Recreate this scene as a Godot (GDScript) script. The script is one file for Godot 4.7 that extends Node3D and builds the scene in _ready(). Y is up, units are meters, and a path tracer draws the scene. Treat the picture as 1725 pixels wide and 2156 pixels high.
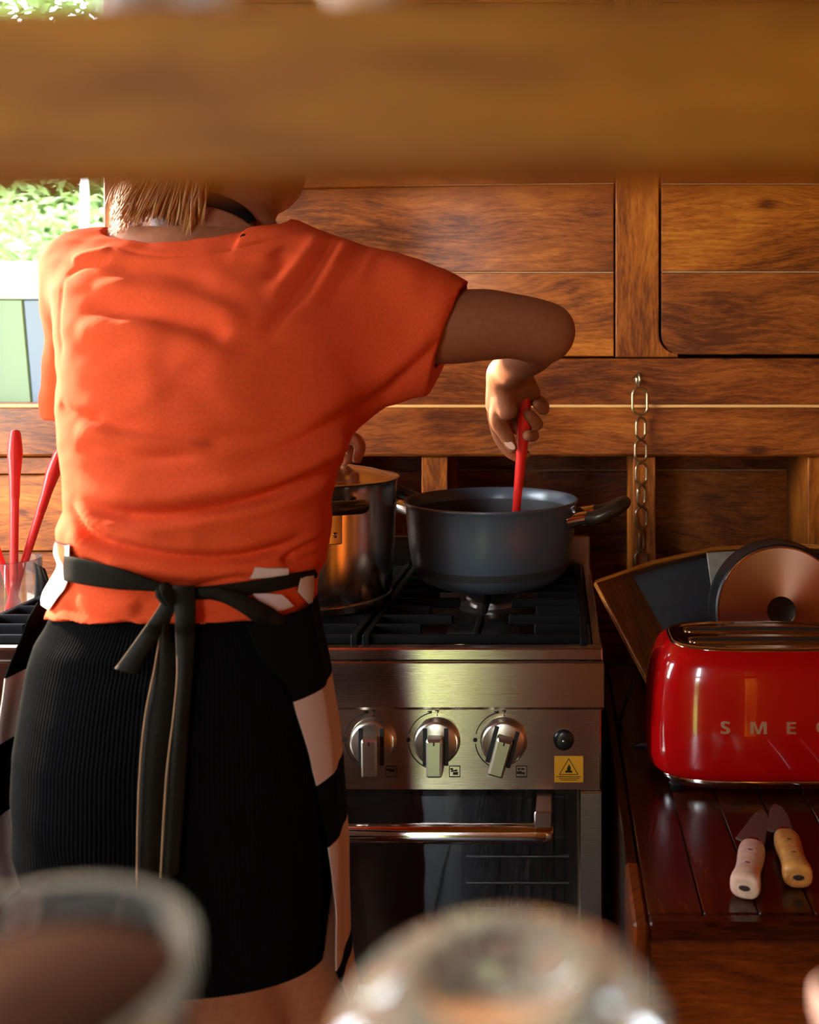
extends Node3D
# A cook seen from behind at a steel range in a varnished wooden cabin kitchen.
# Metres, y up. The lens stands at (0, EYE_Y, 0) and looks along -z; depth "d" below is the distance along -z.

const EYE_Y := 1.284
const FOCAL := 1950.0
const VPX := 1178.0
const VPY := 765.0

class MB:
	var v := PackedVector3Array()
	var n := PackedVector3Array()
	var uv := PackedVector2Array()
	var ix := PackedInt32Array()

	func q(p: Vector3, nn: Vector3, t := Vector2.ZERO) -> int:
		v.append(p)
		n.append(nn)
		uv.append(t)
		return v.size() - 1

	func tri(a: int, b: int, c: int) -> void:
		var g := (v[b] - v[a]).cross(v[c] - v[a])
		ix.append(a)
		if g.dot(n[a] + n[b] + n[c]) > 0.0:
			ix.append(c)
			ix.append(b)
		else:
			ix.append(b)
			ix.append(c)

	func quad(a: int, b: int, c: int, d: int) -> void:
		tri(a, b, c)
		tri(a, c, d)

	func mesh() -> ArrayMesh:
		var arr := []
		arr.resize(Mesh.ARRAY_MAX)
		arr[Mesh.ARRAY_VERTEX] = v
		arr[Mesh.ARRAY_NORMAL] = n
		arr[Mesh.ARRAY_TEX_UV] = uv
		arr[Mesh.ARRAY_INDEX] = ix
		var m := ArrayMesh.new()
		m.add_surface_from_arrays(Mesh.PRIMITIVE_TRIANGLES, arr)
		return m

	static func grain(p: Vector3, g: int, off: Vector2) -> Vector2:
		if g == 0:
			return Vector2(p.x / 1.6, (p.y + p.z) / 0.6) + off
		if g == 1:
			return Vector2(p.y / 1.6, (p.x + p.z) / 0.6) + off
		return Vector2(p.z / 1.6, (p.x + p.y) / 0.6) + off

	# box with chamfered edges
	func box(c: Vector3, size: Vector3, bev := 0.0015, g := 0, off := Vector2.ZERO, bs := Basis.IDENTITY) -> MB:
		var h := size * 0.5
		var b: float = minf(bev, minf(h.x, minf(h.y, h.z)) * 0.9)
		for a in 3:
			var u := (a + 1) % 3
			var w := (a + 2) % 3
			for s in [-1.0, 1.0]:
				var nn := Vector3.ZERO
				nn[a] = s
				var id := []
				for k in [[-1, -1], [1, -1], [1, 1], [-1, 1]]:
					var p := Vector3.ZERO
					p[a] = s * h[a]
					p[u] = k[0] * (h[u] - b)
					p[w] = k[1] * (h[w] - b)
					id.append(q(c + bs * p, bs * nn, grain(c + p, g, off)))
				quad(id[0], id[1], id[2], id[3])
			for s in [-1.0, 1.0]:
				for t in [-1.0, 1.0]:
					var nn := Vector3.ZERO
					nn[u] = s
					nn[w] = t
					nn = nn.normalized()
					var id := []
					for k in [[0, -1], [0, 1], [1, 1], [1, -1]]:
						var p := Vector3.ZERO
						p[a] = k[1] * (h[a] - b)
						p[u] = s * (h[u] - (b if k[0] == 1 else 0.0))
						p[w] = t * (h[w] - (0.0 if k[0] == 1 else b))
						id.append(q(c + bs * p, bs * nn, grain(c + p, g, off)))
					quad(id[0], id[1], id[2], id[3])
		for sx in [-1.0, 1.0]:
			for sy in [-1.0, 1.0]:
				for sz in [-1.0, 1.0]:
					var sg := Vector3(sx, sy, sz)
					var id := []
					for a in 3:
						var p := sg * (h - Vector3(b, b, b))
						p[a] = sg[a] * h[a]
						id.append(q(c + bs * p, bs * sg.normalized(), grain(c + p, g, off)))
					tri(id[0], id[1], id[2])
		return self

	# polygon in the x-y plane from depth zf (front, nearer +z) to zb, front edge bevelled
	func prism(poly: PackedVector2Array, zf: float, zb: float, bev := 0.0015, g := 0, off := Vector2.ZERO, bs := Basis.IDENTITY, at := Vector3.ZERO) -> MB:
		var m := poly.size()
		var area := 0.0
		for i in m:
			area += poly[i].cross(poly[(i + 1) % m])
		var cw := area < 0.0
		var outn := []
		for i in m:
			var e0 := (poly[i] - poly[(i + m - 1) % m]).normalized()
			var e1 := (poly[(i + 1) % m] - poly[i]).normalized()
			var n0 := Vector2(e0.y, -e0.x)
			var n1 := Vector2(e1.y, -e1.x)
			if cw:
				n0 = -n0
				n1 = -n1
			var mm := (n0 + n1).normalized()
			outn.append([n0, n1, mm / maxf(0.35, mm.dot(n0))])
		var inner := PackedVector2Array()
		for i in m:
			inner.append(poly[i] - outn[i][2] * bev)
		var tris := Geometry2D.triangulate_polygon(inner)
		var base := []
		for i in m:
			var p := Vector3(inner[i].x, inner[i].y, zf)
			base.append(q(at + bs * p, bs * Vector3(0, 0, 1), grain(p, g, off)))
		for t in range(0, tris.size(), 3):
			tri(base[tris[t]], base[tris[t + 1]], base[tris[t + 2]])
		for i in m:
			var j := (i + 1) % m
			var nn := Vector3(outn[i][1].x, outn[i][1].y, 0)
			var nb := (nn + Vector3(0, 0, 1)).normalized()
			var a := Vector3(inner[i].x, inner[i].y, zf)
			var b := Vector3(inner[j].x, inner[j].y, zf)
			var c := Vector3(poly[j].x, poly[j].y, zf - bev)
			var d := Vector3(poly[i].x, poly[i].y, zf - bev)
			quad(q(at + bs * a, bs * nb, grain(a, g, off)), q(at + bs * b, bs * nb, grain(b, g, off)), q(at + bs * c, bs * nb, grain(c, g, off)), q(at + bs * d, bs * nb, grain(d, g, off)))
			var e := Vector3(poly[j].x, poly[j].y, zb)
			var f := Vector3(poly[i].x, poly[i].y, zb)
			quad(q(at + bs * d, bs * nn, grain(d, g, off)), q(at + bs * c, bs * nn, grain(c, g, off)), q(at + bs * e, bs * nn, grain(e, g, off)), q(at + bs * f, bs * nn, grain(f, g, off)))
		return self

	# rings of points; closed round each ring if cu
	func loft(rows: Array, cu := true, flip := false, us := 1.0, vs := 1.0) -> MB:
		var R := rows.size()
		var C: int = rows[0].size()
		var b0 := v.size()
		var cc := C + (1 if cu else 0)
		for r in R:
			for c in cc:
				var k := c % C
				var p: Vector3 = rows[r][k]
				var pu: Vector3 = rows[r][(k + 1) % C] if cu or k < C - 1 else p
				var pd: Vector3 = rows[r][(k + C - 1) % C] if cu or k > 0 else p
				var pn: Vector3 = rows[mini(r + 1, R - 1)][k]
				var pp: Vector3 = rows[maxi(r - 1, 0)][k]
				var nn := (pu - pd).cross(pn - pp)
				nn = nn.normalized() if nn.length() > 1e-14 else Vector3.UP
				q(p, -nn if flip else nn, Vector2(us * c / float(cc - 1), vs * r / float(R - 1)))
		for r in R - 1:
			for c in cc - 1:
				quad(b0 + r * cc + c, b0 + r * cc + c + 1, b0 + (r + 1) * cc + c + 1, b0 + (r + 1) * cc + c)
		return self

	# profile of (radius, height) points turned about y
	func lathe(prof: PackedVector2Array, seg := 48, xf := Transform3D.IDENTITY, sharp := 0.75) -> MB:
		var m := prof.size()
		var sn := []
		for i in m - 1:
			var e := prof[i + 1] - prof[i]
			sn.append(Vector2(e.y, -e.x).normalized() if e.length() > 1e-9 else Vector2(0, 1))
		for i in m - 1:
			var n0: Vector2 = sn[i]
			var n1: Vector2 = sn[i]
			if i > 0 and sn[i - 1].dot(sn[i]) > sharp:
				n0 = (sn[i - 1] + sn[i]).normalized()
			if i < m - 2 and sn[i + 1].dot(sn[i]) > sharp:
				n1 = (sn[i + 1] + sn[i]).normalized()
			var b := v.size()
			for s in seg + 1:
				var a := TAU * s / seg
				var ca := cos(a)
				var sa := sin(a)
				q(xf * Vector3(prof[i].x * ca, prof[i].y, prof[i].x * sa), (xf.basis * Vector3(n0.x * ca, n0.y, n0.x * sa)).normalized(), Vector2(float(s) / seg, prof[i].x * 4.0))
				q(xf * Vector3(prof[i + 1].x * ca, prof[i + 1].y, prof[i + 1].x * sa), (xf.basis * Vector3(n1.x * ca, n1.y, n1.x * sa)).normalized(), Vector2(float(s) / seg, prof[i + 1].x * 4.0))
			for s in seg:
				var k := b + s * 2
				if prof[i].x > 1e-7:
					tri(k, k + 2, k + 1)
				if prof[i + 1].x > 1e-7:
					tri(k + 1, k + 2, k + 3)
		return self

	# tube along a path; radii one number or one per point; flat squashes along the frame's second axis
	func tube(path: Array, rad, seg := 10, closed := false, flat := 1.0) -> MB:
		var m := path.size()
		var ref := Vector3.UP
		var t0: Vector3 = (path[1] - path[0]).normalized()
		if absf(t0.dot(ref)) > 0.9:
			ref = Vector3.RIGHT
		var side := t0.cross(ref).normalized()
		var b0 := v.size()
		var total := 0.0
		for i in m:
			var t: Vector3
			if closed:
				t = (path[(i + 1) % m] - path[(i + m - 1) % m]).normalized()
			else:
				t = (path[mini(i + 1, m - 1)] - path[maxi(i - 1, 0)]).normalized()
			side = (side - t * side.dot(t)).normalized()
			var up := side.cross(t).normalized()
			var r: float = rad if rad is float else rad[i]
			if i > 0:
				total += path[i].distance_to(path[i - 1])
			for s in seg + 1:
				var a := TAU * s / seg
				var nn := side * cos(a) * flat + up * sin(a)
				q(path[i] + (side * cos(a) + up * sin(a) * flat) * r, nn.normalized(), Vector2(total / 1.6, r * a / 0.6))
		var rows := m if closed else m - 1
		for i in rows:
			for s in seg:
				var a := b0 + i * (seg + 1) + s
				var b := b0 + ((i + 1) % m) * (seg + 1) + s
				quad(a, a + 1, b + 1, b)
		if not closed:
			for e in [0, m - 1]:
				var t: Vector3 = (path[0] - path[1]).normalized() if e == 0 else (path[m - 1] - path[m - 2]).normalized()
				var c := q(path[e], t)
				var id := []
				for s in seg + 1:
					id.append(q(v[b0 + e * (seg + 1) + s], t))
				for s in seg:
					tri(c, id[s], id[s + 1])
		return self

	# band of cloth between two edges, with thickness th; bow lifts the middle
	func strip(L: Array, R: Array, th := 0.0015, bow := 0.0, cols := 6, out := Vector3(0, 0, 1)) -> MB:
		var rr := []
		var outs := []
		for i in L.size():
			var ring := PackedVector3Array()
			var back := []
			var w: Vector3 = R[i] - L[i]
			var tt: Vector3 = (L[mini(i + 1, L.size() - 1)] + R[mini(i + 1, L.size() - 1)]) - (L[maxi(i - 1, 0)] + R[maxi(i - 1, 0)])
			var nn := w.cross(tt).normalized()
			if nn.dot(out) < 0.0:
				nn = -nn
			for c in cols + 1:
				var t := float(c) / cols
				var p: Vector3 = L[i] + w * t + nn * (bow * sin(PI * t))
				ring.append(p + nn * th * 0.5)
				back.append(p - nn * th * 0.5)
			for c in cols + 1:
				ring.append(back[cols - c])
			rr.append(ring)
			outs.append(nn)
		var side: Vector3 = (rr[0][1] - rr[0][0]).cross(rr[1][0] - rr[0][0])
		loft(rr, true, side.dot(outs[0]) < 0.0)
		for e in [0, rr.size() - 1]:
			var ring: PackedVector3Array = rr[e]
			var k2: int = 1 if e == 0 else rr.size() - 2
			var nn := (ring[0] - rr[k2][0] as Vector3).normalized()
			var id := []
			for p in ring:
				id.append(q(p, nn))
			for c in cols:
				quad(id[c], id[c + 1], id[ring.size() - 2 - c], id[ring.size() - 1 - c])
		return self

	# recompute smooth normals from the faces of vertices from b on
	func smooth(b := 0) -> void:
		var acc := PackedVector3Array()
		acc.resize(v.size())
		for t in range(0, ix.size(), 3):
			var i := ix[t]
			if i < b:
				continue
			var j := ix[t + 1]
			var k := ix[t + 2]
			var g := (v[k] - v[i]).cross(v[j] - v[i])
			acc[i] += g
			acc[j] += g
			acc[k] += g
		for i in range(b, v.size()):
			if acc[i].length() > 1e-16:
				n[i] = acc[i].normalized()


# A smooth union of tapered capsules
class Bones:
	var a := PackedVector3Array()
	var ab := PackedVector3Array()
	var inv := PackedFloat32Array()
	var ra := PackedFloat32Array()
	var dr := PackedFloat32Array()
	var kk := PackedFloat32Array()

	func add(p: Vector3, r1: float, s: Vector3, r2: float, k := 0.012) -> void:
		a.append(p)
		ab.append(s - p)
		inv.append(1.0 / maxf(1e-9, (s - p).length_squared()))
		ra.append(r1)
		dr.append(r2 - r1)
		kk.append(k)

	func chain(pts: Array, rs: Array, k := 0.012) -> void:
		# a limb: the joints are passed through on a smooth curve
		var m := pts.size()
		var lp: Vector3 = pts[0]
		var lr: float = rs[0]
		for i in m - 1:
			var p0: Vector3 = pts[maxi(i - 1, 0)]
			var p1: Vector3 = pts[i]
			var p2: Vector3 = pts[i + 1]
			var p3: Vector3 = pts[mini(i + 2, m - 1)]
			var n := 6
			for s in range(1, n + 1):
				var t := float(s) / n
				var p := p1 + (p2 - p0) * 0.5 * t + (p0 * 2.0 - p1 * 5.0 + p2 * 4.0 - p3) * 0.5 * t * t + (p1 * 3.0 - p0 - p2 * 3.0 + p3) * 0.5 * t * t * t
				var r := lerpf(rs[i], rs[i + 1], t * t * (3.0 - 2.0 * t))
				add(lp, lr, p, r, k if i == 0 and s == 1 else minf(k, 0.0008))
				lp = p
				lr = r

	func at(p: Vector3) -> float:
		var d := 1e3
		for i in a.size():
			var w := p - a[i]
			var t := clampf(w.dot(ab[i]) * inv[i], 0.0, 1.0)
			var e := (w - ab[i] * t).length() - ra[i] - dr[i] * t
			var k := kk[i]
			var h := k - absf(d - e)
			if h > 0.0:
				d = minf(d, e) - h * h / (4.0 * k)
			else:
				d = minf(d, e)
		return d


# Surface nets of a field over a box; cells far from the surface are skipped in blocks of four
static func nets(f: Callable, lo: Vector3, hi: Vector3, h: float, mb: MB) -> void:
	var nx := int(ceil((hi.x - lo.x) / h / 4.0)) * 4 + 1
	var ny := int(ceil((hi.y - lo.y) / h / 4.0)) * 4 + 1
	var nz := int(ceil((hi.z - lo.z) / h / 4.0)) * 4 + 1
	var val := PackedFloat32Array()
	val.resize(nx * ny * nz)
	val.fill(9.0)
	var blocks := []
	var bh := h * 4.0
	for bz in (nz - 1) / 4:
		for by in (ny - 1) / 4:
			for bx in (nx - 1) / 4:
				var d: float = f.call(lo + Vector3(bx + 0.5, by + 0.5, bz + 0.5) * bh)
				if absf(d) < bh * 1.35:
					blocks.append(Vector3i(bx, by, bz))
	for b in blocks:
		for k in 5:
			for j in 5:
				for i in 5:
					var x: int = b.x * 4 + i
					var y: int = b.y * 4 + j
					var z: int = b.z * 4 + k
					var id := x + nx * (y + ny * z)
					if val[id] == 9.0:
						val[id] = f.call(lo + Vector3(x, y, z) * h)
	var vid := {}
	var sx := 1
	var sy := nx
	var sz := nx * ny
	var offs := [0, sx, sy, sx + sy, sz, sz + sx, sz + sy, sz + sx + sy]
	var edges := [[0, 1], [2, 3], [4, 5], [6, 7], [0, 2], [1, 3], [4, 6], [5, 7], [0, 4], [1, 5], [2, 6], [3, 7]]
	var cor := [Vector3(0, 0, 0), Vector3(1, 0, 0), Vector3(0, 1, 0), Vector3(1, 1, 0), Vector3(0, 0, 1), Vector3(1, 0, 1), Vector3(0, 1, 1), Vector3(1, 1, 1)]
	var cells := []
	for b in blocks:
		for k in 4:
			for j in 4:
				for i in 4:
					var x: int = b.x * 4 + i
					var y: int = b.y * 4 + j
					var z: int = b.z * 4 + k
					var id := x + nx * (y + ny * z)
					var neg := 0
					for o in 8:
						if val[id + offs[o]] < 0.0:
							neg += 1
					if neg == 0 or neg == 8:
						continue
					var c := Vector3.ZERO
					var m := 0
					for e in edges:
						var va := val[id + offs[e[0]]]
						var vb := val[id + offs[e[1]]]
						if (va < 0.0) != (vb < 0.0):
							c += cor[e[0]].lerp(cor[e[1]], va / (va - vb))
							m += 1
					vid[id] = mb.q(lo + (Vector3(x, y, z) + c / m) * h, Vector3.ZERO)
					cells.append(id)
	for id in cells:
		for ax in 3:
			var st: int = [sx, sy, sz][ax]
			var u: int = [sy, sz, sx][ax]
			var w: int = [sz, sx, sy][ax]
			var va := val[id]
			var vb := val[id + st]
			if (va < 0.0) == (vb < 0.0):
				continue
			if not (vid.has(id - u) and vid.has(id - w) and vid.has(id - u - w)):
				continue
			var q0: int = vid[id]
			var q1: int = vid[id - u]
			var q2: int = vid[id - u - w]
			var q3: int = vid[id - w]
			if va < 0.0:
				mb.ix.append_array([q0, q2, q1, q0, q3, q2])
			else:
				mb.ix.append_array([q0, q1, q2, q0, q2, q3])


var mat := {}
var taken := {}

func P(px: float, py: float, d: float) -> Vector3:
	return Vector3((px - VPX) * d / FOCAL, EYE_Y - (py - VPY) * d / FOCAL, -d)

func named(base: String) -> String:
	if not taken.has(base):
		taken[base] = 0
		return base
	taken[base] += 1
	return "%s_%03d" % [base, taken[base]]

func thing(called: String, label: String, category: String, at := Vector3.ZERO, group := "") -> Node3D:
	var o := Node3D.new()
	o.name = named(called)
	add_child(o)
	o.position = at
	tag(o, label, category, group)
	return o

func tag(o: Node, label: String, category: String, group := "", kind := "") -> void:
	if label:
		o.set_meta("label", label)
	if category:
		o.set_meta("category", category)
	if group:
		o.set_meta("group", group)
	if kind:
		o.set_meta("kind", kind)

func part(called: String, m: Mesh, mt: Material, parent: Node3D, at := Vector3.ZERO, label := "") -> MeshInstance3D:
	var o := MeshInstance3D.new()
	o.name = called
	o.mesh = m
	o.material_override = mt
	parent.add_child(o, true)
	o.position = at
	if label:
		o.set_meta("label", label)
	return o

func structure(called: String) -> Node3D:
	var o := Node3D.new()
	o.name = called
	add_child(o)
	o.set_meta("kind", "structure")
	return o

func bez(pts: Array, steps := 24) -> Array:
	# Catmull-Rom through the points
	var out := []
	var m := pts.size()
	for i in m - 1:
		var p0 = pts[maxi(i - 1, 0)]
		var p1 = pts[i]
		var p2 = pts[i + 1]
		var p3 = pts[mini(i + 2, m - 1)]
		for s in steps:
			var t := float(s) / steps
			out.append(p1 * 1.0 + (p2 - p0) * 0.5 * t + (p0 * 2.0 - p1 * 5.0 + p2 * 4.0 - p3) * 0.5 * t * t + (p1 * 3.0 - p0 - p2 * 3.0 + p3) * 0.5 * t * t * t)
	out.append(pts[m - 1])
	return out

func lut(tab: Array, x: float) -> Array:
	# rows [key, a, b, ...], keys rising
	if x <= tab[0][0]:
		return tab[0]
	for i in tab.size() - 1:
		if x <= tab[i + 1][0]:
			var t: float = (x - tab[i][0]) / (tab[i + 1][0] - tab[i][0])
			t = lerpf(t, t * t * (3.0 - 2.0 * t), 0.35)
			var out := []
			for k in tab[i].size():
				out.append(lerpf(tab[i][k], tab[i + 1][k], t))
			return out
	return tab[tab.size() - 1]

func _ready() -> void:
	# ---- camera, sky, sun, exposure
	var cam := Camera3D.new()
	cam.name = "camera"
	add_child(cam)
	cam.position = Vector3(0, EYE_Y, 0)
	cam.near = 0.05
	cam.far = 200.0
	cam.projection = Camera3D.PROJECTION_FRUSTUM
	cam.size = 2.0 * cam.near * 1078.0 / FOCAL
	cam.frustum_offset = Vector2((862.5 - VPX) / FOCAL, -(1078.0 - VPY) / FOCAL) * cam.near
	var lens := CameraAttributesPhysical.new()
	lens.frustum_near = 0.05
	lens.frustum_far = 200.0
	lens.frustum_focal_length = 35.0
	lens.exposure_aperture = 5.6
	lens.frustum_focus_distance = 1.32
	cam.attributes = lens
	cam.current = true
	var env := Environment.new()
	env.tonemap_mode = Environment.TONE_MAPPER_LINEAR
	env.tonemap_exposure = EXPOSURE
	env.sdfgi_enabled = true
	env.ssao_enabled = true
	env.ssil_enabled = true
	env.background_mode = Environment.BG_SKY
	var sky := Sky.new()
	var sm := ProceduralSkyMaterial.new()
	sm.sky_top_color = Color8(206, 218, 236)
	sm.sky_horizon_color = Color8(244, 244, 240)
	sm.ground_bottom_color = Color8(120, 122, 90)
	sm.ground_horizon_color = Color8(226, 226, 214)
	sm.sky_energy_multiplier = SKY
	sm.ground_energy_multiplier = SKY
	sky.sky_material = sm
	env.sky = sky
	var we := WorldEnvironment.new()
	we.name = "surroundings"
	we.environment = env
	add_child(we)
	var sun := DirectionalLight3D.new()
	sun.name = "sun"
	sun.light_energy = SUN
	sun.light_color = Color8(255, 232, 200)
	sun.light_angular_distance = 2.0
	sun.shadow_enabled = true
	sun.sky_mode = DirectionalLight3D.SKY_MODE_LIGHT_ONLY
	add_child(sun)
	sun.look_at_from_position(Vector3.ZERO, SUN_WAY)
	# ---- the place, then the things in it
	rng.seed = 4
	make_materials()
	print("materials ", Time.get_ticks_msec())
	build_room()
	build_outdoors()
	build_stove()
	build_counter()
	build_person()
	build_pots()
	build_spoon()
	build_toaster()
	build_tray()
	build_knives()
	build_utensils()
	build_chain()
	build_foreground()
	print("done ", Time.get_ticks_msec())

const EXPOSURE := 2.1
const SKY := 3.6
const SUN := 5.5
const SUN_WAY := Vector3(0.85, -0.30, 0.42)   # the way its light travels: low, from beyond the window's left

# ---------------------------------------------------------------- materials

func plain(c: Color, rough := 0.6, metal := 0.0) -> StandardMaterial3D:
	var m := StandardMaterial3D.new()
	m.albedo_color = c
	m.roughness = rough
	m.metallic = metal
	return m

func noise_tex(freq: float, size := 512, oct := 4, lo := Color.BLACK, hi := Color.WHITE, seed_ := 1, typ := FastNoiseLite.TYPE_SIMPLEX_SMOOTH) -> ImageTexture:
	var f := FastNoiseLite.new()
	f.seed = seed_
	f.noise_type = typ
	f.frequency = freq
	f.fractal_octaves = oct
	var im := f.get_seamless_image(size, size)
	im.convert(Image.FORMAT_RGB8)
	var data := im.get_data()
	var out := PackedByteArray()
	out.resize(data.size())
	for i in range(0, data.size(), 3):
		var c := lo.lerp(hi, data[i] / 255.0)
		out[i] = c.r8
		out[i + 1] = c.g8
		out[i + 2] = c.b8
	return ImageTexture.create_from_image(Image.create_from_data(size, size, false, Image.FORMAT_RGB8, out))

# Stained softwood boards: long fibres, growth bands bending round knots, blotchy stain. 1.6 m along u, 0.6 m along v.
func wood_tex(seed_: int, dark: Color, mid: Color, light: Color, knots: int) -> ImageTexture:
	var W := 1280
	var H := 640
	var mk := func(s: int, fr: float, w: int, h: int, oct: int) -> PackedByteArray:
		var f := FastNoiseLite.new()
		f.seed = s
		f.noise_type = FastNoiseLite.TYPE_SIMPLEX_SMOOTH
		f.frequency = fr
		f.fractal_octaves = oct
		var im := f.get_seamless_image(w, h)
		im.convert(Image.FORMAT_L8)
		return im.get_data()
	var fib: PackedByteArray = mk.call(seed_, 0.11, 160, H, 3)
	var fine: PackedByteArray = mk.call(seed_ + 7, 0.3, 256, H, 2)
	var big := func(src: PackedByteArray) -> PackedByteArray:
		var im := Image.create_from_data(160, 160, false, Image.FORMAT_L8, src)
		im.resize(W, H, Image.INTERPOLATE_CUBIC)
		return im.get_data()
	var blot: PackedByteArray = big.call(mk.call(seed_ + 1, 0.02, 160, 160, 4))
	var warp: PackedByteArray = big.call(mk.call(seed_ + 2, 0.016, 160, 160, 3))
	var rng := RandomNumberGenerator.new()
	rng.seed = seed_
	var ks := []
	for i in knots:
		ks.append([rng.randf() * W, rng.randf() * H, rng.randf_range(5.0, 9.0)])
	var out := PackedByteArray()
	out.resize(W * H * 3)
	var o := 0
	for y in H:
		for x in W:
			var bi := y * W + x
			var wv := (warp[bi] - 128.0) * 0.2
			var kd := 0.0
			var yy := float(y) + wv
			for k in ks:
				var dy: float = y - k[1]
				if absf(dy) < 90.0:
					var dx: float = x - k[0]
					if absf(dx) < 220.0:
						var e := exp(-(dx * dx) / 7000.0 - absf(dy) / 38.0)
						yy -= signf(dy) * e * 26.0
						var r: float = (dx * dx * 0.32 + dy * dy) / (k[2] * k[2])
						if r < 9.0:
							kd = maxf(kd, exp(-r * 0.7))
			var iy0 := int(floor(yy))
			var iy := posmod(iy0, H)
			var iz := posmod(iy0 + 1, H)
			var ty := yy - iy0
			var fx := x / 8.0
			var f0 := int(fx)
			var tt := fx - f0
			var f1 := (f0 + 1) % 160
			var fv := lerpf(lerpf(fib[iy * 160 + f0], fib[iy * 160 + f1], tt), lerpf(fib[iz * 160 + f0], fib[iz * 160 + f1], tt), ty) / 255.0
			var gx := x / 5.0
			var g0 := int(gx)
			var gv := lerpf(fine[y * 256 + g0], fine[y * 256 + (g0 + 1) % 256], gx - g0) / 255.0
			var band := 0.5 + 0.5 * sin(yy * 0.16 + wv * 0.22)
			var bv := blot[bi] / 255.0
			var t := 0.44 + (fv - 0.5) * 0.62 + (band - 0.5) * 0.12 + (bv - 0.5) * 0.8 + (gv - 0.5) * 0.5
			t = clampf(t - kd * 0.75, 0.0, 1.0)
			var c := dark.lerp(mid, t * 2.0) if t < 0.5 else mid.lerp(light, t * 2.0 - 1.0)
			out[o] = int(c.r * 255.0)
			out[o + 1] = int(c.g * 255.0)
			out[o + 2] = int(c.b * 255.0)
			o += 3
	return ImageTexture.create_from_image(Image.create_from_data(W, H, false, Image.FORMAT_RGB8, out))

func wood(tex: ImageTexture, tint: Color, rough := 0.42, coat := 0.35) -> StandardMaterial3D:
	var m := plain(tint, rough)
	m.albedo_texture = tex
	m.metallic_specular = 0.35
	m.heightmap_enabled = true
	m.heightmap_texture = tex
	m.heightmap_scale = 0.05
	if coat > 0.0:
		m.clearcoat_enabled = true
		m.clearcoat = coat
		m.clearcoat_roughness = 0.22
	return m

func tri_noise(m: StandardMaterial3D, scale: Vector3, tex: ImageTexture, bump := 0.0, btex: ImageTexture = null) -> StandardMaterial3D:
	m.uv1_triplanar = true
	m.uv1_scale = scale
	if tex:
		m.albedo_texture = tex
	if bump > 0.0:
		m.heightmap_enabled = true
		m.heightmap_texture = btex
		m.heightmap_scale = bump
	return m

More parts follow.
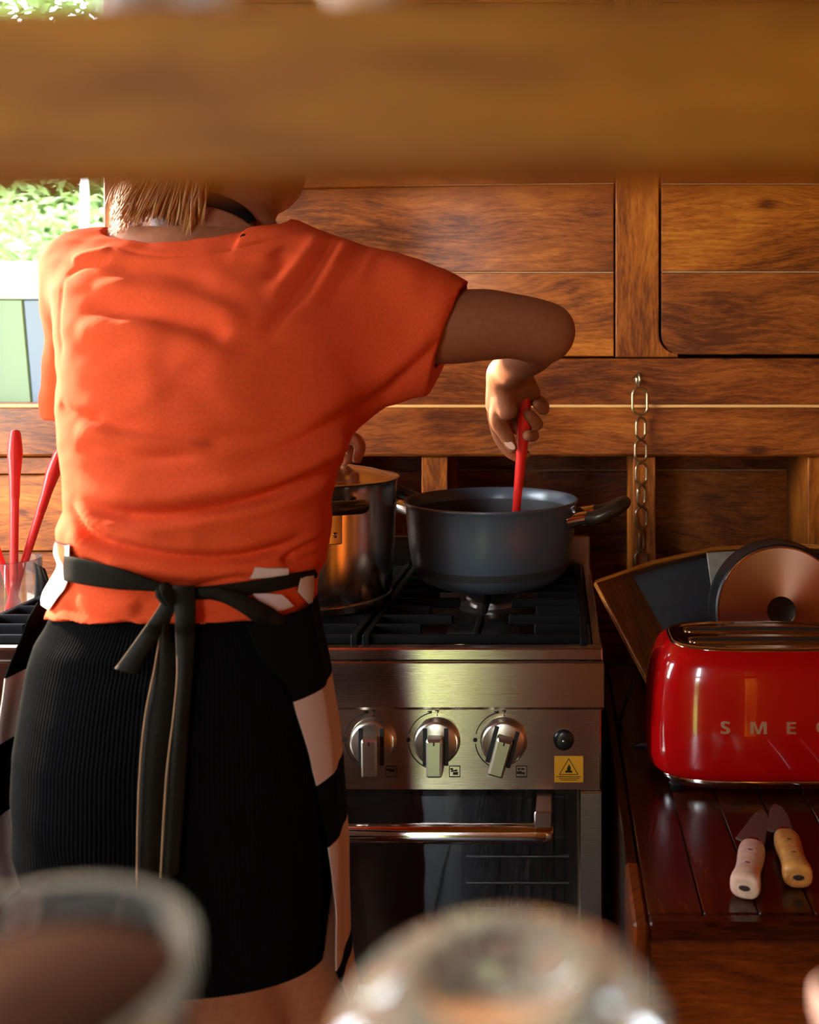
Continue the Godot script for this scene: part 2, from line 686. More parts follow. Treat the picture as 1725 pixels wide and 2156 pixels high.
func make_materials() -> void:
	var wt := wood_tex(11, Color8(98, 50, 15), Color8(166, 97, 27), Color8(208, 136, 46), 13)
	var wt2 := wood_tex(29, Color8(84, 41, 14), Color8(146, 81, 27), Color8(194, 120, 44), 10)
	mat.wall = wood(wt, Color(1.0, 0.93, 0.86), 0.46, 0.15)
	mat.wall_b = wood(wt2, Color(1.0, 0.95, 0.9), 0.46, 0.15)
	mat.rail = wood(wt2, Color(0.92, 0.84, 0.78), 0.44, 0.2)
	mat.beam = wood(wt, Color(0.88, 0.88, 0.42), 0.6, 0.0)
	mat.counter = wood(wt2, Color(0.48, 0.33, 0.22), 0.24, 0.3)
	mat.cabinet = wood(wt2, Color(0.74, 0.60, 0.48), 0.36, 0.25)
	mat.gap = plain(Color8(28, 16, 9), 0.9)
	mat.floor = wood(wt2, Color(0.27, 0.22, 0.20), 0.5, 0.1)
	mat.ceiling = wood(wt, Color(0.85, 0.78, 0.7), 0.55, 0.0)

	var streak := noise_tex(0.03, 512, 5, Color(0.2, 0.2, 0.2), Color(0.8, 0.8, 0.8), 5)
	mat.steel = tri_noise(plain(Color8(186, 172, 158), 0.2, 1.0), Vector3(1.2, 60, 60), null, 0.012, streak)
	mat.steel.anisotropy_enabled = true
	mat.steel.anisotropy = -0.85
	mat.chrome = plain(Color8(225, 222, 218), 0.08, 1.0)
	mat.satin = plain(Color8(206, 200, 180), 0.3, 1.0)
	mat.pot_steel = tri_noise(plain(Color8(205, 196, 184), 0.2, 1.0), Vector3(2, 40, 2), null, 0.006, streak)
	mat.hob = tri_noise(plain(Color8(170, 156, 142), 0.42, 1.0), Vector3(3, 3, 3), noise_tex(0.03, 256, 5, Color8(150, 140, 130), Color8(255, 255, 255), 71))
	var speck := noise_tex(0.4, 256, 2, Color(0.3, 0.3, 0.3), Color(0.7, 0.7, 0.7), 9)
	mat.iron = tri_noise(plain(Color8(13, 13, 13), 0.6), Vector3(9, 9, 9), null, 0.03, speck)
	mat.iron.metallic_specular = 0.2
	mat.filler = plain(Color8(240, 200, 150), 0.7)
	mat.painted_light_line = plain(Color8(252, 190, 112), 0.4)  # pale colour stands in for light caught along the rail's edge
	mat.burner_cap = tri_noise(plain(Color8(30, 28, 26), 0.45), Vector3(9, 9, 9), null, 0.02, speck)
	mat.brass = plain(Color8(176, 130, 84), 0.3, 1.0)
	mat.alu = plain(Color8(190, 188, 182), 0.35, 1.0)
	mat.print = plain(Color8(20, 19, 18), 0.7)
	mat.black_plastic = plain(Color8(18, 20, 20), 0.3)
	mat.bakelite = plain(Color8(38, 30, 20), 0.28)
	mat.yellow = plain(Color8(240, 176, 24), 0.5)
	mat.oven_glass = plain(Color8(10, 11, 13), 0.05)
	mat.oven_glass.metallic_specular = 0.7

	mat.pot_grey = plain(Color8(64, 75, 83), 0.34)
	mat.pot_grey.clearcoat_enabled = true
	mat.pot_grey.clearcoat = 0.35
	mat.pot_grey.clearcoat_roughness = 0.2
	mat.pot_in = tri_noise(plain(Color8(84, 84, 82), 0.5), Vector3(10, 10, 10), noise_tex(0.35, 256, 2, Color(0.25, 0.24, 0.24), Color(1, 1, 1), 14), 0.0)
	mat.broth = tri_noise(plain(Color8(120, 70, 34), 0.12), Vector3(12, 12, 12), noise_tex(0.05, 256, 4, Color8(90, 70, 60), Color8(255, 240, 220), 15), 0.05, speck)

	mat.red = plain(Color8(196, 10, 12), 0.16)
	mat.red.clearcoat_enabled = true
	mat.red.clearcoat = 1.0
	mat.red.clearcoat_roughness = 0.03
	mat.red_rubber = plain(Color8(222, 34, 26), 0.38)
	mat.slot = plain(Color8(10, 9, 8), 0.7)
	mat.slate = tri_noise(plain(Color8(40, 44, 48), 0.55), Vector3(6, 6, 6), noise_tex(0.03, 256, 5, Color8(150, 150, 150), Color8(255, 255, 255), 21), 0.03, speck)
	mat.tray_wood = wood(wt, Color(0.92, 0.92, 0.95), 0.36, 0.3)
	mat.sheet_metal = tri_noise(plain(Color8(168, 158, 142), 0.45, 0.8), Vector3(3, 3, 3), noise_tex(0.05, 256, 4, Color8(190, 185, 175), Color8(255, 255, 255), 22))
	mat.disc = plain(Color8(190, 158, 132), 0.34, 1.0)
	mat.disc.anisotropy_enabled = true
	mat.disc.anisotropy = 0.85
	var ring_im := Image.create(4, 256, false, Image.FORMAT_RGB8)
	var rr := RandomNumberGenerator.new()
	rr.seed = 3
	for y in 256:
		var g := rr.randf_range(0.3, 0.7)
		for x in 4:
			ring_im.set_pixel(x, y, Color(g, g, g))
	mat.disc.heightmap_enabled = true
	mat.disc.heightmap_texture = ImageTexture.create_from_image(ring_im)
	mat.disc.heightmap_scale = 0.008
	mat.disc.uv1_scale = Vector3(1, 2.5, 1)
	mat.disc_core = plain(Color8(60, 52, 40), 0.3, 0.9)
	mat.pan_black = plain(Color8(22, 22, 22), 0.35)
	mat.chain = plain(Color8(176, 160, 126), 0.33, 1.0)
	mat.blade = plain(Color8(120, 108, 96), 0.42, 0.45)
	mat.ivory = tri_noise(plain(Color8(236, 204, 176), 0.38), Vector3(6, 6, 6), noise_tex(0.05, 256, 3, Color8(215, 205, 195), Color8(255, 255, 255), 31))
	mat.ivory.subsurf_scatter_enabled = true
	mat.ivory.subsurf_scatter_strength = 0.15
	mat.tan = tri_noise(plain(Color8(226, 164, 82), 0.36), Vector3(6, 6, 6), noise_tex(0.05, 256, 3, Color8(210, 200, 190), Color8(255, 255, 255), 32))
	mat.bolster = plain(Color8(120, 18, 16), 0.25)
	mat.rivet = plain(Color8(70, 60, 56), 0.4, 0.7)
	mat.cord = plain(Color8(28, 22, 18), 0.6)

	mat.glass = plain(Color(0.97, 0.99, 0.98, 0.04), 0.02)
	mat.glass.transparency = BaseMaterial3D.TRANSPARENCY_ALPHA
	mat.glass.refraction_enabled = true
	mat.glass.refraction_scale = 0.05
	mat.pane = plain(Color(0.95, 0.97, 0.96, 0.06), 0.03)
	mat.pane.transparency = BaseMaterial3D.TRANSPARENCY_ALPHA

	# cloth and skin
	var weave := Image.create(64, 64, false, Image.FORMAT_RGB8)
	var rw := RandomNumberGenerator.new()
	rw.seed = 8
	for y in 64:
		for x in 64:
			var up := (x / 4 + y / 4) % 2 == 0
			var g := 0.5 + 0.28 * (sin((x % 4 + 0.5) / 4.0 * PI) if up else sin((y % 4 + 0.5) / 4.0 * PI)) + rw.randf_range(-0.15, 0.15)
			weave.set_pixel(x, y, Color(g, g, g))
	var weave_t := ImageTexture.create_from_image(weave)
	var slub := noise_tex(0.09, 512, 4, Color8(222, 212, 205), Color8(255, 255, 255), 41)
	mat.shirt = tri_noise(plain(Color8(236, 88, 44), 0.9), Vector3(5, 5, 5), slub, 0.012, noise_tex(0.35, 256, 2, Color(0.2, 0.2, 0.2), Color(0.8, 0.8, 0.8), 42))
	mat.shirt.metallic_specular = 0.2
	mat.shirt.backlight_enabled = true
	mat.shirt.backlight = Color8(70, 20, 8)
	mat.skirt = tri_noise(plain(Color8(12, 12, 13), 0.9), Vector3(8, 8, 8), noise_tex(0.3, 256, 3, Color8(160, 160, 165), Color8(255, 255, 255), 43), 0.03, weave_t)
	mat.skirt.metallic_specular = 0.15
	mat.steel_letter = plain(Color8(214, 206, 196), 0.36, 1.0)
	mat.apron = tri_noise(plain(Color8(20, 20, 19), 0.85), Vector3(16, 16, 16), noise_tex(0.3, 256, 3, Color8(170, 170, 170), Color8(255, 255, 255), 44), 0.02, weave_t)
	mat.cream = tri_noise(plain(Color8(226, 206, 194), 0.85), Vector3(16, 16, 16), noise_tex(0.3, 256, 3, Color8(215, 210, 208), Color8(255, 255, 255), 45), 0.02, weave_t)
	mat.tie = tri_noise(plain(Color8(40, 35, 26), 0.75), Vector3(16, 16, 16), noise_tex(0.08, 256, 3, Color8(150, 150, 140), Color8(255, 255, 255), 46), 0.015, weave_t)
	mat.tie.metallic_specular = 0.2
	mat.apron.metallic_specular = 0.15
	mat.tie_edge = plain(Color8(176, 140, 96), 0.8)
	mat.thread = plain(Color8(200, 190, 180), 0.8)
	mat.skin = tri_noise(plain(Color8(164, 106, 72), 0.56), Vector3(7, 7, 7), noise_tex(0.05, 256, 4, Color8(224, 205, 198), Color8(255, 250, 246), 47), 0.02, noise_tex(0.25, 256, 3, Color(0.3, 0.3, 0.3), Color(0.7, 0.7, 0.7), 48))
	mat.skin.metallic_specular = 0.4
	mat.skin.subsurf_scatter_enabled = true
	mat.skin.subsurf_scatter_strength = 0.12
	mat.nail = plain(Color8(222, 170, 148), 0.25)
	mat.hair = tri_noise(plain(Color8(238, 174, 90), 0.42), Vector3(60, 4, 60), noise_tex(0.1, 128, 3, Color8(150, 130, 110), Color8(255, 255, 255), 49))
	mat.hair.backlight_enabled = true
	mat.hair.backlight = Color8(120, 80, 30)
	mat.eye_white = plain(Color8(235, 232, 226), 0.2)
	mat.iris = plain(Color8(60, 42, 26), 0.2)
	mat.shoe = plain(Color8(40, 36, 34), 0.6)

	# outdoors
	mat.leaf = plain(Color8(84, 106, 62), 0.95)
	mat.leaf.backlight_enabled = true
	mat.leaf.backlight = Color8(60, 76, 34)
	mat.leaf_b = plain(Color8(108, 128, 82), 0.95)
	mat.leaf_b.backlight_enabled = true
	mat.leaf_b.backlight = Color8(66, 82, 40)
	mat.leaf.metallic_specular = 0.05
	mat.leaf_b.metallic_specular = 0.05
	mat.grass = tri_noise(plain(Color8(124, 146, 36), 0.9), Vector3(1.5, 1.5, 1.5), noise_tex(0.08, 512, 5, Color8(150, 150, 120), Color8(255, 255, 255), 51))
	mat.bark = plain(Color8(96, 78, 60), 0.9)
	mat.white_paint = plain(Color8(240, 240, 236), 0.5)
	mat.green_plastic = plain(Color8(104, 136, 84), 0.45)
	mat.blue_plastic = plain(Color8(92, 114, 132), 0.45)
	mat.grey_post = plain(Color8(150, 150, 148), 0.6)
	mat.ceramic = plain(Color8(226, 214, 196), 0.2)
	mat.ceramic_blue = plain(Color8(186, 194, 206), 0.2)
	mat.ceramic_pink = plain(Color8(128, 104, 98), 0.3)
	mat.honey = tri_noise(plain(Color8(52, 26, 10), 0.9), Vector3(40, 40, 40), noise_tex(0.3, 256, 2, Color8(150, 130, 110), Color8(255, 255, 255), 61))
	mat.honey.metallic_specular = 0.1
	mat.oven_pane = plain(Color(0.03, 0.03, 0.035, 0.45), 0.04)
	mat.oven_pane.transparency = BaseMaterial3D.TRANSPARENCY_ALPHA

# ---------------------------------------------------------------- the cabin

const WALL := 1.80      # depth of the boards' faces on the back wall
const RIGHT := 1.30
const LEFT := -1.75
const REAR := 0.75      # z of the wall behind the lens
const TOP := 2.35
var rng := RandomNumberGenerator.new()

func off() -> Vector2:
	return Vector2(rng.randf(), rng.randf())

func W2(px: float, py: float, d := WALL) -> Vector2:
	var p := P(px, py, d)
	return Vector2(p.x, p.y)

func board(parent: Node3D, called: String, pts: Array, d: float, back: float, mt: Material, g := 0, bev := 0.0016) -> void:
	var poly := PackedVector2Array()
	for p in pts:
		poly.append(W2(p[0], p[1], d))
	part(called, MB.new().prism(poly, -d, -back, bev, g, off()).mesh(), mt, parent)

func rect(x0: float, y0: float, x1: float, y1: float) -> Array:
	return [[x0, y0], [x1, y0], [x1, y1], [x0, y1]]

func slab(parent: Node3D, called: String, lo: Vector3, hi: Vector3, mt: Material, g := 0, bev := 0.002) -> MeshInstance3D:
	return part(called, MB.new().box((lo + hi) * 0.5, hi - lo, bev, g, off()).mesh(), mt, parent)

func build_room() -> void:
	# window opening in the back wall: x from WX0 to WX1, y from WY0 to WY1
	var WX0 := -1.62
	var WX1: float = P(218, 500, WALL).x
	var WY0: float = P(0, 868, WALL).y
	var WY1 := 2.12
	var w := structure("wall_back")
	var zf := -1.97
	var zb := -2.05
	# right of the window the upper wall, and under the rails a deep recess behind the posts
	var ny: float = P(0, 958, WALL).y
	var nx: float = P(702, 0, WALL).x
	slab(w, "backing", Vector3(WX1, ny, zb), Vector3(RIGHT + 0.1, TOP, zf), mat.wall_b)
	slab(w, "backing", Vector3(WX1, 0, zb), Vector3(nx, ny, zf), mat.wall_b)
	slab(w, "recess_back", Vector3(nx - 0.03, 0, -2.26), Vector3(RIGHT + 0.1, ny + 0.03, -2.20), mat.wall_b)
	slab(w, "recess_top", Vector3(nx - 0.03, ny, -2.20), Vector3(RIGHT + 0.1, ny + 0.03, zb), mat.wall_b)
	slab(w, "recess_side", Vector3(nx - 0.03, 0, -2.20), Vector3(nx, ny, zb), mat.wall_b)
	slab(w, "backing", Vector3(LEFT - 0.1, 0, zb), Vector3(WX1, WY0, zf), mat.wall_b)
	slab(w, "backing", Vector3(LEFT - 0.1, WY0, zb), Vector3(WX0, TOP, zf), mat.wall_b)
	slab(w, "backing", Vector3(WX0, WY1, zb), Vector3(WX1, TOP, zf), mat.wall_b)
	# window lining boards
	slab(w, "window_lining", Vector3(WX1, WY0, zb), Vector3(WX1 + 0.02, WY1, -1.80), mat.wall, 1)
	slab(w, "window_lining", Vector3(WX0 - 0.02, WY0, zb), Vector3(WX0, WY1, -1.80), mat.wall, 1)
	slab(w, "window_lining", Vector3(WX0, WY1, zb), Vector3(WX1, WY1 + 0.02, -1.80), mat.wall, 0)
	board(w, "stile", rect(240, -330, 282, 750), 1.797, 1.97, mat.wall, 1)
	# upper panelling, left field: four rows of boards
	board(w, "plank", rect(284, -330, 1293, -184), WALL, 1.97, mat.wall_b)
	board(w, "plank", rect(284, -181, 1293, 5), WALL, 1.97, mat.wall)
	board(w, "plank", rect(284, 8, 1293, 196), WALL, 1.97, mat.wall_b)
	board(w, "plank", [[284, 199], [1293, 199], [1293, 382], [284, 402]], WALL, 1.97, mat.wall)
	board(w, "plank", [[284, 405], [1293, 385], [1293, 572], [284, 572]], 1.8008, 1.97, mat.wall_b)
	var c := rect(284, 575, 1293, 750)
	board(w, "plank", c, 1.8008, 1.97, mat.wall)
	# the stile between the two fields, its foot widening in a round fillet
	var st := [[1297, -330], [1388, -330], [1388, 704]]
	for k in range(1, 9):
		var a := k / 8.0 * PI / 2
		st.append([1428 - 40 * cos(a), 704 + 40 * sin(a)])
	st.append([1428, 752])
	st.append([1297, 752])
	board(w, "stile", st, 1.7992, 1.97, mat.wall, 1)
	# right field
	board(w, "plank", rect(1393, -330, 2240, -184), WALL, 1.97, mat.wall)
	board(w, "plank", rect(1393, -181, 2240, 5), WALL, 1.97, mat.wall_b)
	board(w, "plank", rect(1393, 8, 2240, 196), WALL, 1.97, mat.wall)
	board(w, "plank", rect(1393, 199, 2240, 385), WALL, 1.97, mat.wall_b)
	board(w, "plank", rect(1393, 388, 2240, 571), 1.8015, 1.97, mat.wall)
	var r := [[1393, 574], [2240, 574], [2240, 746], [1434, 746]]
	for k in range(1, 8):
		var a := k / 8.0 * PI / 2
		r.append([1434 - 41 * sin(a), 704 + 42 * cos(a)])
	r.append([1393, 704])
	board(w, "plank", r, 1.8015, 1.97, mat.wall_b)
	# rails: the upper one plain, the lower one proud with a rounded top edge
	board(w, "rail", rect(236, 755, 2240, 853), 1.799, 1.97, mat.rail)
	board(w, "rail", rect(-760, 855, 2240, 961), 1.786, 1.97, mat.rail, 0, 0.0045)
	board(w, "painted_light_line", rect(-760, 852.5, 2240, 858.5), 1.782, 1.80, mat.painted_light_line, 0, 0.0018)  # added strip: the bright line of light on the lower rail, painted as colour
	# pale filler in the joints between boards
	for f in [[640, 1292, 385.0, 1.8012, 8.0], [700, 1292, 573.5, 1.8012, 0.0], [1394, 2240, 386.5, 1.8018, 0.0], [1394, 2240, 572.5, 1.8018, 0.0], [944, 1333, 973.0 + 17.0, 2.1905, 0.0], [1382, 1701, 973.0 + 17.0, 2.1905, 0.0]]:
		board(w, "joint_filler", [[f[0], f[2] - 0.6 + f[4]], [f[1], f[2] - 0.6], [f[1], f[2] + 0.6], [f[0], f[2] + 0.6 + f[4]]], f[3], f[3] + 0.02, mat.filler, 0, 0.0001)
	# window sill ledge
	slab(w, "window_sill", Vector3(WX0 - 0.02, WY0 - 0.014, -2.06), Vector3(WX1 + 0.03, WY0, -1.789), mat.wall)
	# below: flush boards left, framed niches right
	for b in [[963, 998, mat.wall_b], [1001, 1160, mat.wall], [1163, 1330, mat.wall_b], [1333, 1560, mat.wall_b]]:
		board(w, "plank", rect(-760, b[0], 700, b[1]), 1.81, 1.97, b[2])
	for p in [[888, 943], [1334, 1381], [1702, 1765]]:
		board(w, "post", rect(p[0], 962, p[1], 1560), 1.80, 1.97, mat.wall, 1)
	for b in [[930, 989], [993, 1160], [1163, 1330], [1333, 1400]]:
		board(w, "plank", rect(780, b[0], 2090, b[1]), 2.19, 2.20, mat.wall_b)
	slab(w, "skirting", Vector3(LEFT, 0, -1.97), Vector3(nx, P(0, 1562, WALL).y, -1.82), mat.wall_b)

	# frame of the open window: the camera sees only its right edge
	var win := structure("window_1")
	var fm: Material = mat.white_paint
	slab(win, "frame", Vector3(WX1 - 0.012, WY0, -2.025), Vector3(WX1 - 0.0005, WY1, -1.995), fm, 1)
	slab(win, "frame", Vector3(WX0 + 0.0005, WY0, -2.025), Vector3(WX0 + 0.03, WY1, -1.995), fm, 1)
	slab(win, "frame", Vector3(WX0 + 0.03, WY1 - 0.03, -2.025), Vector3(WX1 - 0.012, WY1 - 0.0005, -1.995), fm)

	# left wall: one long opening from the worktop up
	var l := structure("wall_left")
	var lx0 := LEFT - 0.08
	var oy0 := 0.98
	var oy1 := 2.12
	var oz0 := -0.30
	var oz1 := -1.70
	slab(l, "backing", Vector3(lx0, 0, -1.97), Vector3(LEFT, oy0, REAR), mat.wall_b, 2)
	slab(l, "backing", Vector3(lx0, oy1, -1.97), Vector3(LEFT, TOP, REAR), mat.wall, 2)
	slab(l, "backing", Vector3(lx0, oy0, -1.97), Vector3(LEFT, oy1, oz1), mat.wall, 1)
	slab(l, "backing", Vector3(lx0, oy0, oz0), Vector3(LEFT, oy1, REAR), mat.wall_b, 1)
	# right wall, closed
	var rr := structure("wall_right")
	slab(rr, "backing", Vector3(RIGHT, 0, -2.26), Vector3(RIGHT + 0.08, TOP, REAR), mat.wall_b, 2)
	# wall behind the lens: a doorway and a window
	var b2 := structure("wall_rear")
	var dx0 := -0.56
	var dx1 := -0.38
	slab(b2, "backing", Vector3(LEFT - 0.08, 0, REAR), Vector3(dx0, TOP, REAR + 0.08), mat.wall_b, 1)
	slab(b2, "backing", Vector3(dx0, 2.05, REAR), Vector3(dx1, TOP, REAR + 0.08), mat.wall, 0)
	slab(b2, "backing", Vector3(dx1, 0, REAR), Vector3(RIGHT + 0.08, TOP, REAR + 0.08), mat.wall_b, 1)
	# floor boards and ceiling
	var f := structure("floor")
	slab(f, "sub_floor", Vector3(LEFT - 0.08, -0.08, -2.26), Vector3(RIGHT + 0.08, -0.022, REAR + 0.08), mat.gap)
	var x := LEFT - 0.08
	while x < RIGHT + 0.07:
		slab(f, "floor_board", Vector3(x, -0.022, -2.26), Vector3(x + 0.137, 0, REAR + 0.08), mat.floor, 2)
		x += 0.14
	var ce := structure("ceiling")
	slab(ce, "roof_deck", Vector3(LEFT - 1.15, TOP, -2.5), Vector3(RIGHT + 0.5, TOP + 0.08, REAR + 1.0), mat.ceiling)
	# left worktop beside the range
	var wt := thing("side_worktop", "wooden worktop left of the steel range under the window", "worktop", Vector3(-1.31, 0, -1.5))
	part("top", MB.new().box(Vector3(0, 0.826, 0), Vector3(0.86, 0.03, 0.58), 0.003, 0, off()).mesh(), mat.wall_b, wt)
	part("body", MB.new().box(Vector3(0, 0.405, -0.01), Vector3(0.84, 0.81, 0.54), 0.003, 1, off()).mesh(), mat.cabinet, wt)

func leaf_cloud(center: Vector3, rad: Vector3, count: int, size: float, r: RandomNumberGenerator) -> MB:
	var mb := MB.new()
	for i in count:
		var u := Vector3(r.randfn(), r.randfn(), r.randfn()).normalized()
		var rr := pow(r.randf(), 0.4) * (0.8 + 0.25 * sin(u.x * 7.0 + u.y * 5.0) * cos(u.z * 6.0))
		var p := center + u * rr * rad
		var ax := Vector3(r.randfn(), r.randfn() * 0.7 - 0.3, r.randfn()).normalized()
		var sd := ax.cross(Vector3(r.randfn(), r.randfn(), r.randfn())).normalized()
		var nn := ax.cross(sd).normalized()
		if nn.y < 0:
			nn = -nn
		var s := size * r.randf_range(0.6, 1.4)
		var a := mb.q(p - ax * s, nn)
		var b := mb.q(p + sd * s * 0.4 + nn * s * 0.12, nn)
		var c := mb.q(p + ax * s, nn)
		var d := mb.q(p - sd * s * 0.4 + nn * s * 0.12, nn)
		mb.quad(a, b, c, d)
	return mb

func shrub(label: String, at: Vector3, rad: Vector3, count: int, size: float, mt: Material, seed_: int, grp := "") -> void:
	var r := RandomNumberGenerator.new()
	r.seed = seed_
	var t := thing("shrub", label, "shrub", at, grp)
	var lf := part("foliage", leaf_cloud(Vector3(0, rad.y * 0.95 + 0.2, 0), rad, count, size, r).mesh(), mt, t)
	lf.set_meta("kind", "stuff")
	var st := MB.new()
	for k in 4:
		var e := Vector3(r.randfn() * rad.x * 0.3, rad.y * 1.1, r.randfn() * rad.z * 0.3)
		st.tube([Vector3(0, -0.05, 0), e * 0.4, e], [0.03, 0.02, 0.008], 6)
	part("stems", st.mesh(), mat.bark, t)

func build_outdoors() -> void:
	var g := structure("ground")
	var mb := MB.new()
	mb.box(Vector3(0, -0.19, -4), Vector3(44, 0.1, 44), 0.0, 0)
	part("lawn", mb.mesh(), mat.grass, g)
	var left := "shrubs and trees beyond the window"
	shrub("tall pale green leafy shrub outside the window beside the white pole", Vector3(-4.0, -0.14, -6.2), Vector3(1.7, 1.4, 0.9), 12000, 0.05, mat.leaf_b, 71, left)
	shrub("dense green shrub growing outside the window behind the plastic crate", Vector3(-1.2, -0.14, -7.4), Vector3(1.3, 1.2, 0.9), 4200, 0.055, mat.leaf, 72, left)
	shrub("broad green tree crown filling the window above the shrubs outside", Vector3(-4.6, 0.5, -9.0), Vector3(3.6, 2.6, 1.3), 16000, 0.085, mat.leaf, 73, left)
	shrub("leafy hedge outside the long opening beside the worktop", Vector3(-5.4, -0.14, -2.4), Vector3(1.2, 0.75, 2.6), 3500, 0.07, mat.leaf_b, 74)
	shrub("added unseen tree outside the long opening, keeping sun off the rear wall", Vector3(-3.5, -0.14, -1.38), Vector3(0.6, 1.5, 0.52), 6000, 0.07, mat.leaf, 77)  # out of view, added to block the sun from the rear wall
	shrub("sunlit green hedge outside the doorway behind the kitchen", Vector3(-1.6, -0.14, 5.2), Vector3(2.6, 0.9, 1.0), 4500, 0.07, mat.leaf_b, 75)
	# white pole among the leaves
	var pole := MB.new()
	var pb := P(178, 400, 4.2)
	pole.lathe(PackedVector2Array([Vector2(0, 0), Vector2(0.045, 0), Vector2(0.02, 0.05), Vector2(0.0165, 0.08), Vector2(0.0165, 2.6), Vector2(0, 2.62)]), 20)
	var po := part("garden_pole", pole.mesh(), mat.white_paint, self, Vector3(pb.x, -0.14, pb.z))
	tag(po, "slim white pole standing among the leaves outside the window", "pole")
	# plastic crate with a white lid on the ledge outside
	var shelf := thing("outside_ledge", "white ledge outside the window under the plastic crate", "ledge", Vector3(-1.3, 0, -2.28))
	part("board", MB.new().box(Vector3(0, P(0, 864, 2.07).y - 0.016, 0), Vector3(1.5, 0.03, 0.40), 0.004, 0).mesh(), mat.white_paint, shelf)
	for s in [-0.6, 0.6]:
		part("leg", MB.new().box(Vector3(s, 0.515, 0), Vector3(0.06, 1.31, 0.06), 0.004, 1).mesh(), mat.white_paint, shelf)
	var bx := thing("plastic_crate", "green and blue plastic crate with white lid outside the window", "crate", Vector3.ZERO)
	var dz := 2.10
	var y0 := P(0, 864, 2.07).y
	var y1: float = P(0, 630, dz).y
	var y2: float = P(0, 552, dz).y
	var xb: float = P(68, 860, dz).x
	var xt: float = P(47, 630, dz).x
	part("front_panel", MB.new().prism(PackedVector2Array([Vector2(-1.75, y0), Vector2(xb, y0), Vector2(xt, y1), Vector2(-1.75, y1)]), -dz, -2.43, 0.003).mesh(), mat.green_plastic, bx)
	part("end_panel", MB.new().prism(PackedVector2Array([Vector2(xb + 0.001, y0), Vector2(xb + 0.16, y0), Vector2(xt + 0.18, y1), Vector2(xt + 0.001, y1)]), -dz + 0.001, -2.43, 0.004).mesh(), mat.blue_plastic, bx)
	part("lid", MB.new().prism(PackedVector2Array([Vector2(-1.76, y1 + 0.0005), Vector2(xt + 0.19, y1 + 0.0005), Vector2(xt + 0.18, y2 + 0.004), Vector2(-1.76, y2 - 0.006)]), -dz + 0.012, -2.44, 0.006).mesh(), mat.white_paint, bx)

# ---------------------------------------------------------------- the range

const SF := 1.248          # depth of the range's front
const SX0 := -0.85
const SX1 := 0.059

func arc_band(c: Vector2, r: float, w: float, a0: float, a1: float, z: float, steps := 24) -> MB:
	var mb := MB.new()
	var prev := -1
	for i in steps + 1:
		var a := lerpf(a0, a1, float(i) / steps)
		var d := Vector2(cos(a), sin(a))
		var p0 := c + d * (r - w / 2)
		var p1 := c + d * (r + w / 2)
		var i0 := mb.q(Vector3(p0.x, p0.y, z), Vector3(0, 0, 1))
		mb.q(Vector3(p1.x, p1.y, z), Vector3(0, 0, 1))
		if prev >= 0:
			mb.quad(prev, prev + 1, i0 + 1, i0)
		prev = i0
	return mb

func bar2(mb: MB, a: Vector2, b: Vector2, w: float, z: float) -> void:
	var d := (b - a).normalized()
	var s := Vector2(-d.y, d.x) * w * 0.5
	var id := []
	for p in [a + s, b + s, b - s, a - s]:
		id.append(mb.q(Vector3(p.x, p.y, z), Vector3(0, 0, 1)))
	mb.quad(id[0], id[1], id[2], id[3])

